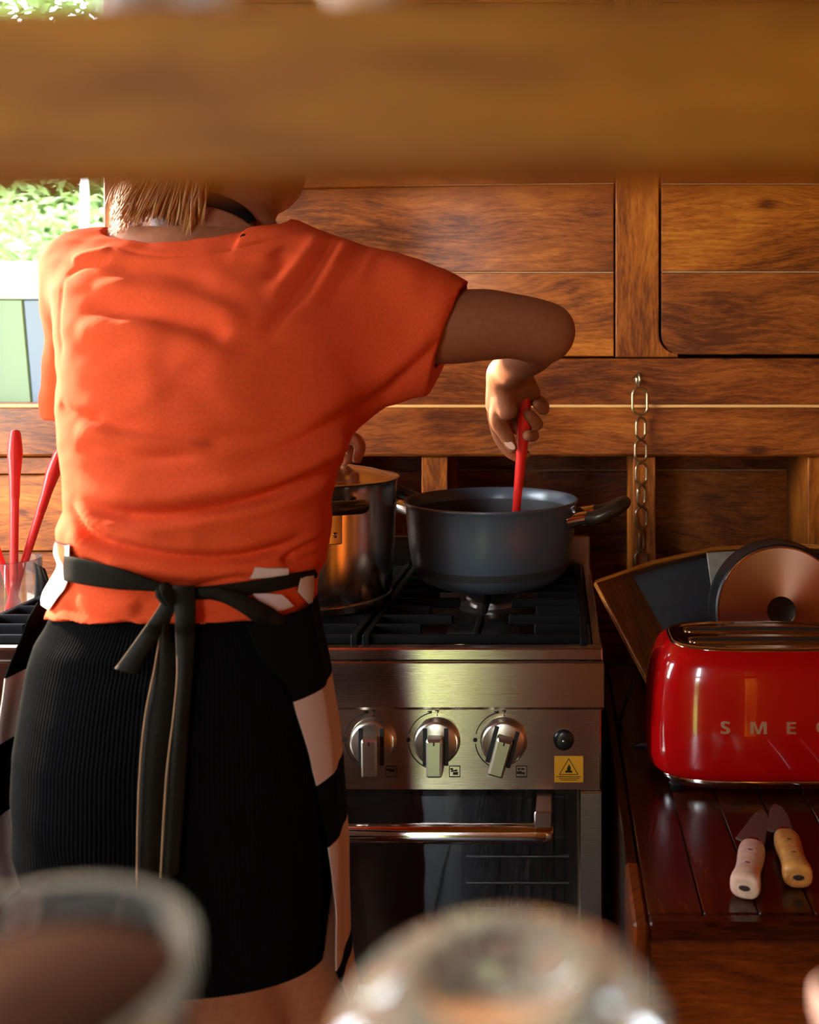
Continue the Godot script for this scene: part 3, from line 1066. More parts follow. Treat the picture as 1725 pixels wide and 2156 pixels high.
func build_stove() -> void:
	var t := thing("gas_range", "wide stainless steel gas range with three control knobs", "stove", Vector3.ZERO)
	var yt := 0.90
	var y_a: float = P(0, 1392, SF).y      # under the hob's rim
	var y_b: float = P(0, 1492, SF).y      # under the bullnose
	var y_c: float = P(0, 1665, SF).y      # under the control panel
	var cx := (SX0 + SX1) * 0.5
	var wd := SX1 - SX0
	# carcass: sides, back, plinth
	for s in [[SX0 + 0.001, SX0 + 0.014], [SX1 - 0.014, SX1 - 0.001]]:
		part("side_panel", MB.new().box(Vector3((s[0] + s[1]) / 2, 0.475, -1.50), Vector3(s[1] - s[0], 0.75, 0.46), 0.001).mesh(), mat.steel, t)
	part("back_panel", MB.new().box(Vector3(cx, 0.475, -1.742), Vector3(wd, 0.75, 0.012), 0.001).mesh(), mat.steel, t)
	part("bottom_panel", MB.new().box(Vector3(cx, 0.11, -1.50), Vector3(wd - 0.03, 0.02, 0.46), 0.001).mesh(), mat.steel, t)
	for s in [SX0 + 0.05, SX1 - 0.05]:
		for z in [-1.30, -1.70]:
			part("foot", MB.new().lathe(PackedVector2Array([Vector2(0, 0), Vector2(0.022, 0), Vector2(0.022, 0.01), Vector2(0.015, 0.02), Vector2(0.015, 0.1), Vector2(0, 0.1)]), 16).mesh(), mat.alu, t, Vector3(s, 0, z))
	# hob tray: sunk bed with a raised rim all round
	part("hob_bed", MB.new().box(Vector3(cx, 0.862, -1.495), Vector3(wd - 0.02, 0.006, 0.485), 0.001).mesh(), mat.hob, t)
	part("hob_rim", MB.new().prism(PackedVector2Array([Vector2(SX0, y_a), Vector2(SX1, y_a), Vector2(SX1 - 0.001, yt), Vector2(SX0 + 0.001, yt)]), -SF, -SF - 0.016, 0.0022).mesh(), mat.steel, t)
	for s in [SX0 + 0.008, SX1 - 0.008]:
		part("hob_rim", MB.new().box(Vector3(s, 0.88, -1.505), Vector3(0.014, 0.04, 0.48), 0.002).mesh(), mat.steel, t)
	part("back_riser", MB.new().box(Vector3(cx, 0.918, -1.742), Vector3(wd - 0.004, 0.085, 0.014), 0.002).mesh(), mat.steel, t)
	# bullnose: face leans out a touch from the rim to its foot
	var bn := MB.new()
	var prof := [Vector2(-SF, y_a), Vector2(-SF + 0.004, y_a - 0.002), Vector2(-SF + 0.006, y_b + 0.004), Vector2(-SF + 0.004, y_b), Vector2(-SF - 0.03, y_b)]
	for i in prof.size() - 1:
		var nn := Vector3(0, -(prof[i + 1].x - prof[i].x), (prof[i + 1].y - prof[i].y))
		nn = nn.normalized()
		if nn.z < -0.01 or (absf(nn.z) < 0.01 and i == 3 and nn.y > 0):
			nn = -nn
		var id := []
		for k in [[SX0 - 0.001, i], [SX1 + 0.001, i], [SX1 + 0.001, i + 1], [SX0 - 0.001, i + 1]]:
			id.append(bn.q(Vector3(k[0], prof[k[1]].y, prof[k[1]].x), nn))
		bn.quad(id[0], id[1], id[2], id[3])
	for s in [SX0 - 0.001, SX1 + 0.001]:
		var id := []
		for p in prof:
			id.append(bn.q(Vector3(s, p.y, p.x), Vector3(signf(s - cx), 0, 0)))
		for i in range(1, prof.size() - 1):
			bn.tri(id[0], id[i], id[i + 1])
	part("front_apron_strip", bn.mesh(), mat.steel, t)
	# control panel, a little set back
	var zp := -SF - 0.001
	part("control_panel", MB.new().box(Vector3(cx, (y_b + y_c) / 2, zp - 0.012), Vector3(wd - 0.006, y_b - y_c, 0.024), 0.0015).mesh(), mat.steel, t)
	# knobs: x of the three in view, two more behind the cook
	var kx := [P(786, 0, SF).x, P(920, 0, SF).x, P(1061, 0, SF).x]
	var tilt := [0.0, 0.0, -0.27]
	for i in 3:
		build_knob(t, Vector3(kx[i], P(0, 1560, SF).y, zp), tilt[i], i)
	build_knob(t, Vector3(kx[0] - 0.178, P(0, 1560, SF).y, zp), 0.0, 0)
	build_knob(t, Vector3(kx[0] - 0.356, P(0, 1560, SF).y, zp), 0.0, 1)
	# igniter button
	var bc := P(1187, 1558, SF)
	var ig := part("igniter_button", MB.new().lathe(PackedVector2Array([Vector2(0, 0.006), Vector2(0.008, 0.0065), Vector2(0.0118, 0.005), Vector2(0.0135, 0.0035), Vector2(0.0142, 0)]), 32, Transform3D(Basis(Vector3.RIGHT, PI / 2), Vector3.ZERO)).mesh(), mat.black_plastic, t, Vector3(bc.x, bc.y, zp))
	part("button_dimple", MB.new().lathe(PackedVector2Array([Vector2(0, 0.0074), Vector2(0.0012, 0.007), Vector2(0.0018, 0.0062)]), 12, Transform3D(Basis(Vector3.RIGHT, PI / 2), Vector3.ZERO)).mesh(), mat.alu, ig)
	# warning sticker
	var sc := P(1198, 1620, SF)
	var sk := part("warning_sticker", MB.new().box(Vector3.ZERO, Vector3(0.039, 0.0355, 0.0006), 0.0002).mesh(), mat.yellow, t, Vector3(sc.x, sc.y, zp + 0.0002))
	var pr := MB.new()
	var zz := 0.0006
	bar2(pr, Vector2(0, 0.0145), Vector2(0.0125, -0.0070), 0.0010, zz)
	bar2(pr, Vector2(0.0125, -0.0070), Vector2(-0.0125, -0.0070), 0.0010, zz)
	bar2(pr, Vector2(-0.0125, -0.0070), Vector2(0, 0.0145), 0.0010, zz)
	var fl := [Vector2(-0.0045, -0.0045), Vector2(0.005, -0.0045), Vector2(0.0046, -0.002), Vector2(0.0022, -0.0012), Vector2(0.003, 0.002), Vector2(0.0004, 0.0072), Vector2(-0.0012, 0.0035), Vector2(-0.0026, 0.0015), Vector2(-0.002, -0.0012), Vector2(-0.0048, -0.002)]
	var ft := Geometry2D.triangulate_polygon(PackedVector2Array(fl))
	var fi := []
	for p in fl:
		fi.append(pr.q(Vector3(p.x, p.y, zz), Vector3(0, 0, 1)))
	for k in range(0, ft.size(), 3):
		pr.tri(fi[ft[k]], fi[ft[k + 1]], fi[ft[k + 2]])
	bar2(pr, Vector2(-0.0165, -0.0098), Vector2(0.0165, -0.0098), 0.0009, zz)
	bar2(pr, Vector2(-0.0135, -0.0121), Vector2(0.0145, -0.0121), 0.0009, zz)
	bar2(pr, Vector2(-0.0115, -0.0144), Vector2(0.0115, -0.0144), 0.0009, zz)
	part("warning_print", pr.mesh(), mat.print, sk)
	# oven front: frame, glass door, handle
	var fz := -SF + 0.001
	var gx1: float = P(1219, 0, SF).x
	part("door_column", MB.new().box(Vector3((gx1 + SX1) / 2, y_c / 2 + 0.05, fz - 0.02), Vector3(SX1 - gx1 - 0.001, y_c - 0.104, 0.036), 0.002, 1).mesh(), mat.steel, t)
	part("door_column", MB.new().box(Vector3(SX0 + (SX1 - gx1) / 2, y_c / 2 + 0.05, fz - 0.02), Vector3(SX1 - gx1 - 0.001, y_c - 0.104, 0.036), 0.002, 1).mesh(), mat.steel, t)
	var gx0 := SX0 + (SX1 - gx1)
	part("oven_roof", MB.new().box(Vector3(cx, y_c + 0.02, -1.50), Vector3(wd - 0.03, 0.01, 0.46), 0.001).mesh(), mat.steel, t)
	var dr := part("oven_door", MB.new().box(Vector3((gx0 + gx1) / 2, y_c / 2 + 0.05, fz - 0.026), Vector3(gx1 - gx0 - 0.004, y_c - 0.110, 0.008), 0.002).mesh(), mat.oven_pane, t)
	# inside the oven: a divider and wire racks
	var ox: float = P(955, 0, 1.32).x
	part("oven_divider", MB.new().box(Vector3(ox, y_c / 2 + 0.05, -1.40), Vector3(0.027, y_c - 0.13, 0.16), 0.002, 1).mesh(), mat.steel, t)
	for ry in [P(0, 1795, 1.33).y, P(0, 1850, 1.33).y, P(0, 1905, 1.33).y, P(0, 2010, 1.33).y]:
		var rk := Node3D.new()
		rk.name = "oven_rack"
		t.add_child(rk, true)
		part("front_wire", MB.new().tube([Vector3(ox + 0.018, ry, -1.32), Vector3(gx1 - 0.012, ry, -1.32)], 0.0026, 8).mesh(), mat.alu, rk)
		part("back_wire", MB.new().tube([Vector3(ox + 0.018, ry, -1.66), Vector3(gx1 - 0.012, ry, -1.66)], 0.0026, 8).mesh(), mat.alu, rk)
		for k in 9:
			var wx := lerpf(ox + 0.024, gx1 - 0.018, k / 8.0)
			part("wire", MB.new().tube([Vector3(wx, ry, -1.322), Vector3(wx, ry, -1.658)], 0.0014, 6).mesh(), mat.alu, rk)
	# handle bar on two square brackets
	var hy: float = P(0, 1742, SF - 0.03).y
	var hx1: float = P(1165, 0, SF - 0.04).x
	var hx0 := SX0 + (SX1 - hx1)
	var hz := -SF + 0.045
	var hx := Transform3D(Basis(Vector3.BACK, -PI / 2), Vector3(hx0, hy, hz))
	var hl := hx1 - hx0
	var ha := part("handle", MB.new().lathe(PackedVector2Array([Vector2(0, 0), Vector2(0.0128, 0), Vector2(0.0135, 0.001), Vector2(0.0135, 0.022), Vector2(0.0126, 0.0225), Vector2(0.0126, hl - 0.0225), Vector2(0.0135, hl - 0.022), Vector2(0.0135, hl - 0.001), Vector2(0.0128, hl), Vector2(0, hl)]), 40, hx).mesh(), mat.chrome, dr)
	for s in [hx0 + 0.0125, hx1 - 0.0125]:
		part("handle_bracket", MB.new().box(Vector3(s, hy + 0.016, -SF + 0.02), Vector3(0.0235, 0.03, 0.065), 0.002).mesh(), mat.steel, dr)
	part("lower_drawer", MB.new().box(Vector3(cx, 0.16, -SF - 0.02), Vector3(wd - 0.03, 0.08, 0.02), 0.002).mesh(), mat.steel, t)
	build_burners(t)

func build_knob(t: Node3D, at: Vector3, tilt: float, sym: int) -> void:
	var face := Transform3D(Basis(Vector3.RIGHT, PI / 2), Vector3.ZERO)
	var kn := part("knob", MB.new().lathe(PackedVector2Array([Vector2(0, 0.014), Vector2(0.026, 0.0135), Vector2(0.0292, 0.0115), Vector2(0.030, 0.009), Vector2(0.0305, 0.003), Vector2(0.0318, 0.0)]), 56, face).mesh(), mat.satin, t, at)
	var bs := Basis(Vector3.BACK, tilt)
	# grip bar, longer downwards
	var gr := PackedVector2Array()
	for p in [[-0.0102, -0.036], [-0.0085, -0.0375], [0.0085, -0.0375], [0.0102, -0.036], [0.0108, 0.010], [0.0092, 0.0128], [-0.0092, 0.0128], [-0.0108, 0.010]]:
		gr.append(Vector2(p[0], p[1]))
	part("grip", MB.new().prism(gr, 0.031, 0.008, 0.003, 0, Vector2.ZERO, bs).mesh(), mat.satin, kn)
	for s in [-1.0, 1.0]:
		part("finger_groove", MB.new().box(bs * Vector3(s * 0.0142, -0.003, 0.0138), Vector3(0.006, 0.05, 0.0012), 0.0005, 0, Vector2.ZERO, bs).mesh(), mat.print, kn)
	part("pointer", MB.new().box(bs * Vector3(0, 0.008, 0.0312), Vector3(0.0022, 0.005, 0.0006), 0.0002, 0, Vector2.ZERO, bs).mesh(), mat.print, kn)
	# printed scale: arc, off dot, spark mark, burner symbol
	var z := 0.0006
	for e in [[100.0, 166.0], [186.0, 250.0]]:
		part("scale_arc", arc_band(Vector2.ZERO, 0.0385, 0.0013, deg_to_rad(e[0]), deg_to_rad(e[1]), z).mesh(), mat.print, kn)
	var m := MB.new()
	var c0 := m.q(Vector3(-0.0385, 0.001, z), Vector3(0, 0, 1))
	var ring := []
	for i in 14:
		ring.append(m.q(Vector3(-0.0385 + 0.0029 * cos(TAU * i / 14), 0.001 + 0.0029 * sin(TAU * i / 14), z), Vector3(0, 0, 1)))
	for i in 14:
		m.tri(c0, ring[i], ring[(i + 1) % 14])
	bar2(m, Vector2(-0.0125, 0.0395), Vector2(-0.0065, 0.0385), 0.0012, z)
	bar2(m, Vector2(-0.0105, 0.0372), Vector2(-0.0075, 0.0405), 0.0010, z)
	bar2(m, Vector2(-0.0018, 0.0405), Vector2(0.0028, 0.0405), 0.0014, z)
	bar2(m, Vector2(0.0028, 0.0408), Vector2(0.0005, 0.0372), 0.0014, z)
	bar2(m, Vector2(0.0006, 0.0355), Vector2(0.0006, 0.033), 0.0011, z)
	var sx := 0.024
	var sy := -0.0415
	var h := 0.0072
	for e in [[-1, -1, 1, -1], [1, -1, 1, 1], [1, 1, -1, 1], [-1, 1, -1, -1]]:
		bar2(m, Vector2(sx + e[0] * h, sy + e[1] * h), Vector2(sx + e[2] * h, sy + e[3] * h), 0.0010, z)
	var marks: Array = [[[-4.5, 2.5], [-2.2, 2.2], [1.5, 1.2], [3.0, 1.6]], [[-4.0, 3.5], [-3.0, 0.8], [1.2, -2.6], [1.6, 1.4]], [[-3.6, 3.4], [1.8, 3.4], [-3.0, -1.6], [2.6, -2.6]]][sym]
	for k in marks.size():
		var q: Array = marks[k]
		var w := 0.0034 if k == 2 else 0.0020
		bar2(m, Vector2(sx + q[0] * 0.001 - w, sy + q[1] * 0.001), Vector2(sx + q[0] * 0.001 + w, sy + q[1] * 0.001), w, z)
	part("printed_marks", m.mesh(), mat.print, kn).set_meta("kind", "stuff")

func build_burners(t: Node3D) -> void:
	var spots := []
	for gx in [-0.115, -0.41, -0.70]:
		for gz in [-1.395, -1.60]:
			spots.append(Vector3(gx, 0.865, gz))
	for i in spots.size():
		var big: bool = i % 2 == 0
		var r := 0.056 if big else 0.046
		var b := part("burner", MB.new().lathe(PackedVector2Array([Vector2(0, 0.012), Vector2(r * 0.8, 0.012), Vector2(r * 0.86, 0.008), Vector2(r * 0.9, 0.004), Vector2(r * 1.25, 0.001), Vector2(r * 1.3, 0.0)]), 48).mesh(), mat.alu if not big else mat.brass, t, spots[i])
		part("burner_cap", MB.new().lathe(PackedVector2Array([Vector2(0, 0.0205), Vector2(r * 0.6, 0.0205), Vector2(r * 0.94, 0.019), Vector2(r, 0.016), Vector2(r * 0.98, 0.0125), Vector2(r * 0.8, 0.012)]), 48).mesh(), mat.burner_cap if big else mat.alu, b)
	# cast-iron grates: two long side rails with feet, a middle rail, fingers alternately long and short
	var z0 := -1.272
	var z1 := -1.722
	for g in [[-0.272, 0.040, "black cast iron hob grate under the grey casserole pot"], [-0.555, -0.276, "black cast iron hob grate under the tall steel stockpot"], [-0.838, -0.559, "black cast iron hob grate at the range end beside the utensil jar"]]:
		var gt := thing("hob_grate", g[2], "grate", Vector3.ZERO, "grates on the range")
		var xm: float = (g[0] + g[1]) / 2
		for x in [g[0] + 0.006, g[1] - 0.006]:
			part("rail", MB.new().box(Vector3(x, 0.903, (z0 + z1) / 2), Vector3(0.011, 0.016, z0 - z1), 0.002).mesh(), mat.iron, gt)
			for z in [z0 - 0.01, (z0 + z1) / 2, z1 + 0.01]:
				part("grate_foot", MB.new().box(Vector3(x, 0.881, z), Vector3(0.012, 0.034, 0.014), 0.002).mesh(), mat.iron, gt)
		for z in [z0 - 0.008, z1 + 0.008]:
			part("cross_bar", MB.new().box(Vector3(xm, 0.903, z), Vector3(g[1] - g[0] - 0.014, 0.012, 0.010), 0.002).mesh(), mat.iron, gt)
		# middle spokes in depth, stopping short of the burners
		for s in [[-1.282, -1.375], [-1.43, -1.575], [-1.63, -1.712]]:
			part("spoke", MB.new().box(Vector3(xm, 0.904, (s[0] + s[1]) / 2), Vector3(0.009, 0.016, s[0] - s[1]), 0.002).mesh(), mat.iron, gt)
		var k := 0
		var z := z0 - 0.05
		while z > z1 + 0.03:
			var ln: float = 0.105 if k % 2 == 1 else 0.066
			for s in [-1.0, 1.0]:
				var xe: float = g[0] + 0.010 if s < 0 else g[1] - 0.010
				part("finger", MB.new().box(Vector3(xe - s * ln / 2, 0.9045, z), Vector3(ln, 0.015, 0.009), 0.002).mesh(), mat.iron, gt)
			z -= 0.049
			k += 1

# ---------------------------------------------------------------- pots, toaster, tools

func build_pots() -> void:
	# grey casserole
	var zc := 1.58
	var c := P(1035, 1050, zc)
	var base_y := 0.9125
	var t := thing("casserole_pot", "dark grey non-stick casserole pot with one spoon standing in it", "pot", Vector3(c.x, base_y, c.z))
	var H := c.y - base_y
	var R := 0.1475
	var th := 0.004
	var pf := PackedVector2Array([Vector2(0, 0), Vector2(R * 0.62, 0), Vector2(R * 0.70, 0.003), Vector2(R * 0.80, 0.010), Vector2(R * 0.87, 0.022), Vector2(R * 0.915, 0.042), Vector2(R * 0.945, 0.07), Vector2(R * 0.965, 0.10), Vector2(R * 0.98, H - 0.010), Vector2(R * 0.99, H - 0.007), Vector2(R * 1.005, H - 0.003), Vector2(R * 1.005, H - 0.001), Vector2(R, H)])
	part("body", MB.new().lathe(pf, 96).mesh(), mat.pot_grey, t)
	var rim := PackedVector2Array([Vector2(R, H), Vector2(R * 0.985, H + 0.0005), Vector2(R * 0.965, H - 0.003), Vector2(R * 0.95, H - 0.02)])
	part("rim", MB.new().lathe(rim, 96).mesh(), mat.pot_grey, t)
	var inn := PackedVector2Array([Vector2(R * 0.95, H - 0.02), Vector2(R * 0.935, 0.07), Vector2(R * 0.90, 0.03), Vector2(R * 0.8, 0.012), Vector2(R * 0.6, 0.005), Vector2(0, 0.005)])
	var im := MB.new().lathe(inn, 96)
	for i in im.n.size():
		im.n[i] = im.n[i]
	part("lining", im.mesh(), mat.pot_in, t)
	# ear handles: steel ferrule, bakelite loop
	for s in [-1.0, 1.0]:
		var d := Vector3(0.96, 0, 0.2).normalized() if s > 0 else Vector3(-0.86, 0, -0.5).normalized()
		var sd := Vector3(-d.z, 0, d.x)
		var hy := H - 0.024
		var hd := Node3D.new()
		hd.name = "ear_handle"
		t.add_child(hd, true)
		for e in [-0.034, 0.034]:
			part("ferrule", MB.new().tube([d * (R * 0.955) + sd * e + Vector3(0, hy - 0.004, 0), d * (R + 0.016) + sd * e + Vector3(0, hy + 0.001, 0), d * (R + 0.026) + sd * e + Vector3(0, hy + 0.003, 0)], [0.0125, 0.0115, 0.0115], 16).mesh(), mat.chrome, hd)
		var path := bez([d * (R + 0.022) + sd * -0.034 + Vector3(0, hy + 0.002, 0), d * (R + 0.045) + sd * -0.035 + Vector3(0, hy + 0.006, 0), d * (R + 0.072) + sd * -0.024 + Vector3(0, hy + 0.019, 0), d * (R + 0.080) + Vector3(0, hy + 0.024, 0), d * (R + 0.072) + sd * 0.024 + Vector3(0, hy + 0.019, 0), d * (R + 0.045) + sd * 0.035 + Vector3(0, hy + 0.006, 0), d * (R + 0.022) + sd * 0.034 + Vector3(0, hy + 0.002, 0)], 6)
		part("grip", MB.new().tube(path, 0.0115, 14).mesh(), mat.bakelite, hd)
	# the stew inside
	var br := MB.new().lathe(PackedVector2Array([Vector2(0, 0.062), Vector2(R * 0.5, 0.0615), Vector2(R * 0.9, 0.062), Vector2(R * 0.925, 0.063)]), 64)
	var bo := part("broth", br.mesh(), mat.broth, self, Vector3(c.x, base_y, c.z))
	bo.name = "brown_stew"
	tag(bo, "brown stew simmering inside the grey casserole pot", "stew")

	# tall steel stockpot with lid
	var zs := 1.455
	var cs := P(676, 1008, zs)
	var yb := 0.9125
	var s := thing("stockpot", "tall stainless steel stockpot with dark side handles", "pot", Vector3(cs.x, yb, cs.z))
	var Hs := cs.y - yb
	var Rs := 0.1185
	part("body", MB.new().lathe(PackedVector2Array([Vector2(0, 0), Vector2(Rs * 0.88, 0), Vector2(Rs * 0.92, 0.002), Vector2(Rs * 0.93, 0.012), Vector2(Rs * 0.905, 0.0125), Vector2(Rs * 0.925, 0.018), Vector2(Rs * 0.965, Hs * 0.5), Vector2(Rs * 0.99, Hs - 0.012), Vector2(Rs * 1.0, Hs - 0.003), Vector2(Rs * 1.012, Hs)]), 96).mesh(), mat.pot_steel, s)
	for ang in [0.42, 0.42 + PI]:
		var d := Vector3(sin(ang), 0, cos(ang))
		var sd := Vector3(d.z, 0, -d.x)
		var hd := Node3D.new()
		hd.name = "side_handle"
		s.add_child(hd, true)
		var hy := Hs - 0.032
		part("strap", MB.new().box(d * (Rs * 0.985 + 0.003) + Vector3(0, hy - 0.026, 0), Vector3(0.020, 0.048, 0.004), 0.0015, 1, Vector2.ZERO, Basis(Vector3.UP, ang)).mesh(), mat.chrome, hd)
		part("rivet", MB.new().lathe(PackedVector2Array([Vector2(0, 0.004), Vector2(0.003, 0.0032), Vector2(0.0042, 0)]), 12, Transform3D(Basis(sd, -PI / 2) if false else Basis(Vector3.UP, ang) * Basis(Vector3.RIGHT, PI / 2), d * (Rs * 0.98 + 0.006) + Vector3(0, hy - 0.036, 0))).mesh(), mat.chrome, hd)
		part("grip", MB.new().tube(bez([d * (Rs + 0.006) + sd * -0.036 + Vector3(0, hy + 0.004, 0), d * (Rs + 0.024) + sd * -0.032 + Vector3(0, hy + 0.006, 0), d * (Rs + 0.031) + Vector3(0, hy + 0.007, 0), d * (Rs + 0.024) + sd * 0.032 + Vector3(0, hy + 0.006, 0), d * (Rs + 0.006) + sd * 0.036 + Vector3(0, hy + 0.004, 0)], 6), 0.0105, 12).mesh(), mat.bakelite, hd)
	var lid := thing("pot_lid", "domed steel lid on the tall stockpot", "lid", Vector3(cs.x, cs.y + 0.0005, cs.z))
	part("dome", MB.new().lathe(PackedVector2Array([Vector2(0, 0.021), Vector2(Rs * 0.2, 0.0205), Vector2(Rs * 0.5, 0.017), Vector2(Rs * 0.75, 0.011), Vector2(Rs * 0.9, 0.005), Vector2(Rs * 0.94, 0.0035), Vector2(Rs * 1.015, 0.003), Vector2(Rs * 1.03, 0.0015), Vector2(Rs * 1.015, 0.0)]), 96).mesh(), mat.pot_steel, lid)
	part("knob", MB.new().lathe(PackedVector2Array([Vector2(0, 0.046), Vector2(0.012, 0.045), Vector2(0.017, 0.041), Vector2(0.016, 0.036), Vector2(0.008, 0.032), Vector2(0.007, 0.021), Vector2(0, 0.0205)]), 32).mesh(), mat.bakelite, lid)

const SPOON_TOP := Vector3(1109, 832, 1.430)
const SPOON_LOW := Vector3(1087, 1080, 1.475)

func utensil(t: Node3D, a: Vector3, b: Vector3, hl: float, scale := 1.0) -> void:
	# handle from a (its top) down to b; hl is the share of the length that is the thick grip
	var d := (b - a).normalized()
	var L := a.distance_to(b)
	var pts := []
	var rs := []
	var g := L * hl
	for k in [[0.0, 0.2], [0.012, 0.62], [0.05, 0.80], [0.2, 1.0], [0.35, 1.12], [0.5, 0.98], [0.7, 0.80], [0.9, 0.76], [1.0, 0.74]]:
		pts.append(a + d * g * k[0])
		rs.append(0.0108 * k[1] * scale)
	part("grip", MB.new().tube(pts, rs, 20, false, 0.82).mesh(), mat.red_rubber, t)
	part("shaft", MB.new().tube([a + d * (g - 0.002), a + d * (g + 0.01), b], [0.0062 * scale, 0.0062 * scale, 0.0052 * scale], 16).mesh(), mat.red_rubber, t)

func build_spoon() -> void:
	var a := P(SPOON_TOP.x, SPOON_TOP.y, SPOON_TOP.z)
	var m := P(SPOON_LOW.x, SPOON_LOW.y, SPOON_LOW.z)
	var d := (m - a).normalized()
	var b := a + d * 0.262
	var t := thing("stirring_spoon", "red silicone stirring spoon held in the grey casserole pot", "spoon", Vector3.ZERO)
	utensil(t, a, b, 0.58, 1.12)
	part("bowl", MB.new().tube(bez([b - d * 0.004, b + d * 0.012, b + d * 0.03, b + d * 0.046], 4), [0.0066, 0.0068, 0.008, 0.012, 0.015, 0.0175, 0.019, 0.0195, 0.019, 0.0175, 0.014, 0.008, 0.002], 16, false, 0.4).mesh(), mat.red_rubber, t)

func build_utensils() -> void:
	var c := P(22, 1176, 1.56)
	var y0 := 0.8415
	var H := c.y - y0
	var R := 0.047
	var j := thing("utensil_jar", "clear glass jar holding red kitchen utensils", "jar", Vector3(c.x, y0, c.z))
	part("glass", MB.new().lathe(PackedVector2Array([Vector2(0, 0), Vector2(R * 0.94, 0), Vector2(R, 0.004), Vector2(R, H - 0.002), Vector2(R - 0.0012, H), Vector2(R - 0.0026, H - 0.001), Vector2(R - 0.0026, 0.008), Vector2(R * 0.85, 0.006), Vector2(0, 0.006)]), 64).mesh(), mat.glass, j)
	var list := [
		["red silicone spatula standing upright in the glass jar", P(32, 905, 1.565), Vector3(0.012, 0.010, 0.012), 0.36],
		["red silicone ladle leaning right in the glass jar", P(127, 948, 1.575), Vector3(-0.012, 0.010, -0.008), 0.36],
		["red silicone spoon leaning left with its thick end in the jar", P(-62, 1010, 1.55), Vector3(0.022, 0.010, 0.004), 0.30]]
	for k in list.size():
		var u := thing("utensil", list[k][0], "utensil", Vector3.ZERO, "red utensils in the jar")
		var foot: Vector3 = Vector3(c.x, y0, c.z) + list[k][2]
		utensil(u, list[k][1], foot, list[k][3], 1.12)
		var d: Vector3 = (foot - list[k][1]).normalized()
		var e: Vector3 = foot - d * 0.075
		part("head", MB.new().tube([e, e + d * 0.02, e + d * 0.05, e + d * 0.072], [0.0062, 0.0095, 0.0125, 0.009], 14, false, 0.55).mesh(), mat.red_rubber, u)
	# dark blade of a small scraper in the jar
	var sc := thing("scraper", "dark curved scraper blade leaning at the rim of the glass jar", "scraper", Vector3.ZERO)
	var bl := MB.new()
	var L := []
	var Rr := []
	for k in 9:
		var s := k / 8.0
		L.append(P(68 + 6 * sin(s * 2.4), 1290 - 105 * s, 1.525))
		Rr.append(P(98 - 4 * s + 10 * sin(s * 3.0), 1290 - 92 * s, 1.535))
	bl.strip(L, Rr, 0.002, 0.003)
	part("blade", bl.mesh(), mat.black_plastic, sc)

func build_chain() -> void:
	var hk := thing("wall_hook", "brass screw hook in the wooden rail above the chain", "hook", Vector3.ZERO)
	var p := P(1345, 800, 1.78)
	var pts := []
	for k in 15:
		var a := lerpf(PI * 1.35, -0.35 * PI, k / 14.0)
		pts.append(p + Vector3(0.0 + 0.009 * cos(a) * 0.35, 0.012 + 0.012 * sin(a), 0.012 * cos(a)))
	pts.push_front(P(1331, 797, 1.770))
	var q := [Vector3(p.x, p.y + 0.008, -1.806), Vector3(p.x, p.y + 0.010, -1.79)]
	part("shank", MB.new().tube(q, 0.003, 10).mesh(), mat.chain, hk)
	var loop := []
	for k in 13:
		var a := lerpf(-0.4, 4.9, k / 12.0)
		loop.append(Vector3(p.x + 0.002 * sin(a), p.y + 0.001 + 0.0115 * cos(a), -1.782 + 0.0105 * sin(a)))
	part("loop", MB.new().tube(loop, 0.0031, 10).mesh(), mat.chain, hk)
	part("tip", MB.new().tube([P(1345, 789, 1.777), P(1336, 793, 1.772), P(1331, 800, 1.768)], [0.003, 0.0026, 0.001], 10).mesh(), mat.chain, hk)
	var ch := thing("chain", "brass link chain hanging from the hook in front of the post", "chain", Vector3.ZERO)
	# upper link ends in picture rows, with the width each shows
	var ys := [812, 875, 922, 970, 1017, 1063, 1110, 1156]
	var xs := [1348, 1350, 1350, 1351, 1351, 1351, 1351, 1350]
	var turn := [0.15, 0.75, 0.45, 0.55, 0.9, 0.5, 1.1, 0.35]
	for i in ys.size():
		var c := P(xs[i], ys[i] + (33 if i == 0 else 27), 1.772)
		var hl := 0.026 if i == 0 else 0.0205
		var hw := 0.0145 if i == 0 else 0.0125
		var l := []
		for k in 28:
			var a := TAU * (k + 0.5) / 28
			l.append(c + Basis(Vector3.UP, turn[i]) * Vector3(hw * cos(a), (hl - hw) * signf(sin(a)) + hw * sin(a), 0))
		part("link", MB.new().tube(l, 0.0026, 8, true).mesh(), mat.chain, ch)

const CT := 0.714       # top of the low counter
const CF := 0.943       # depth of its front

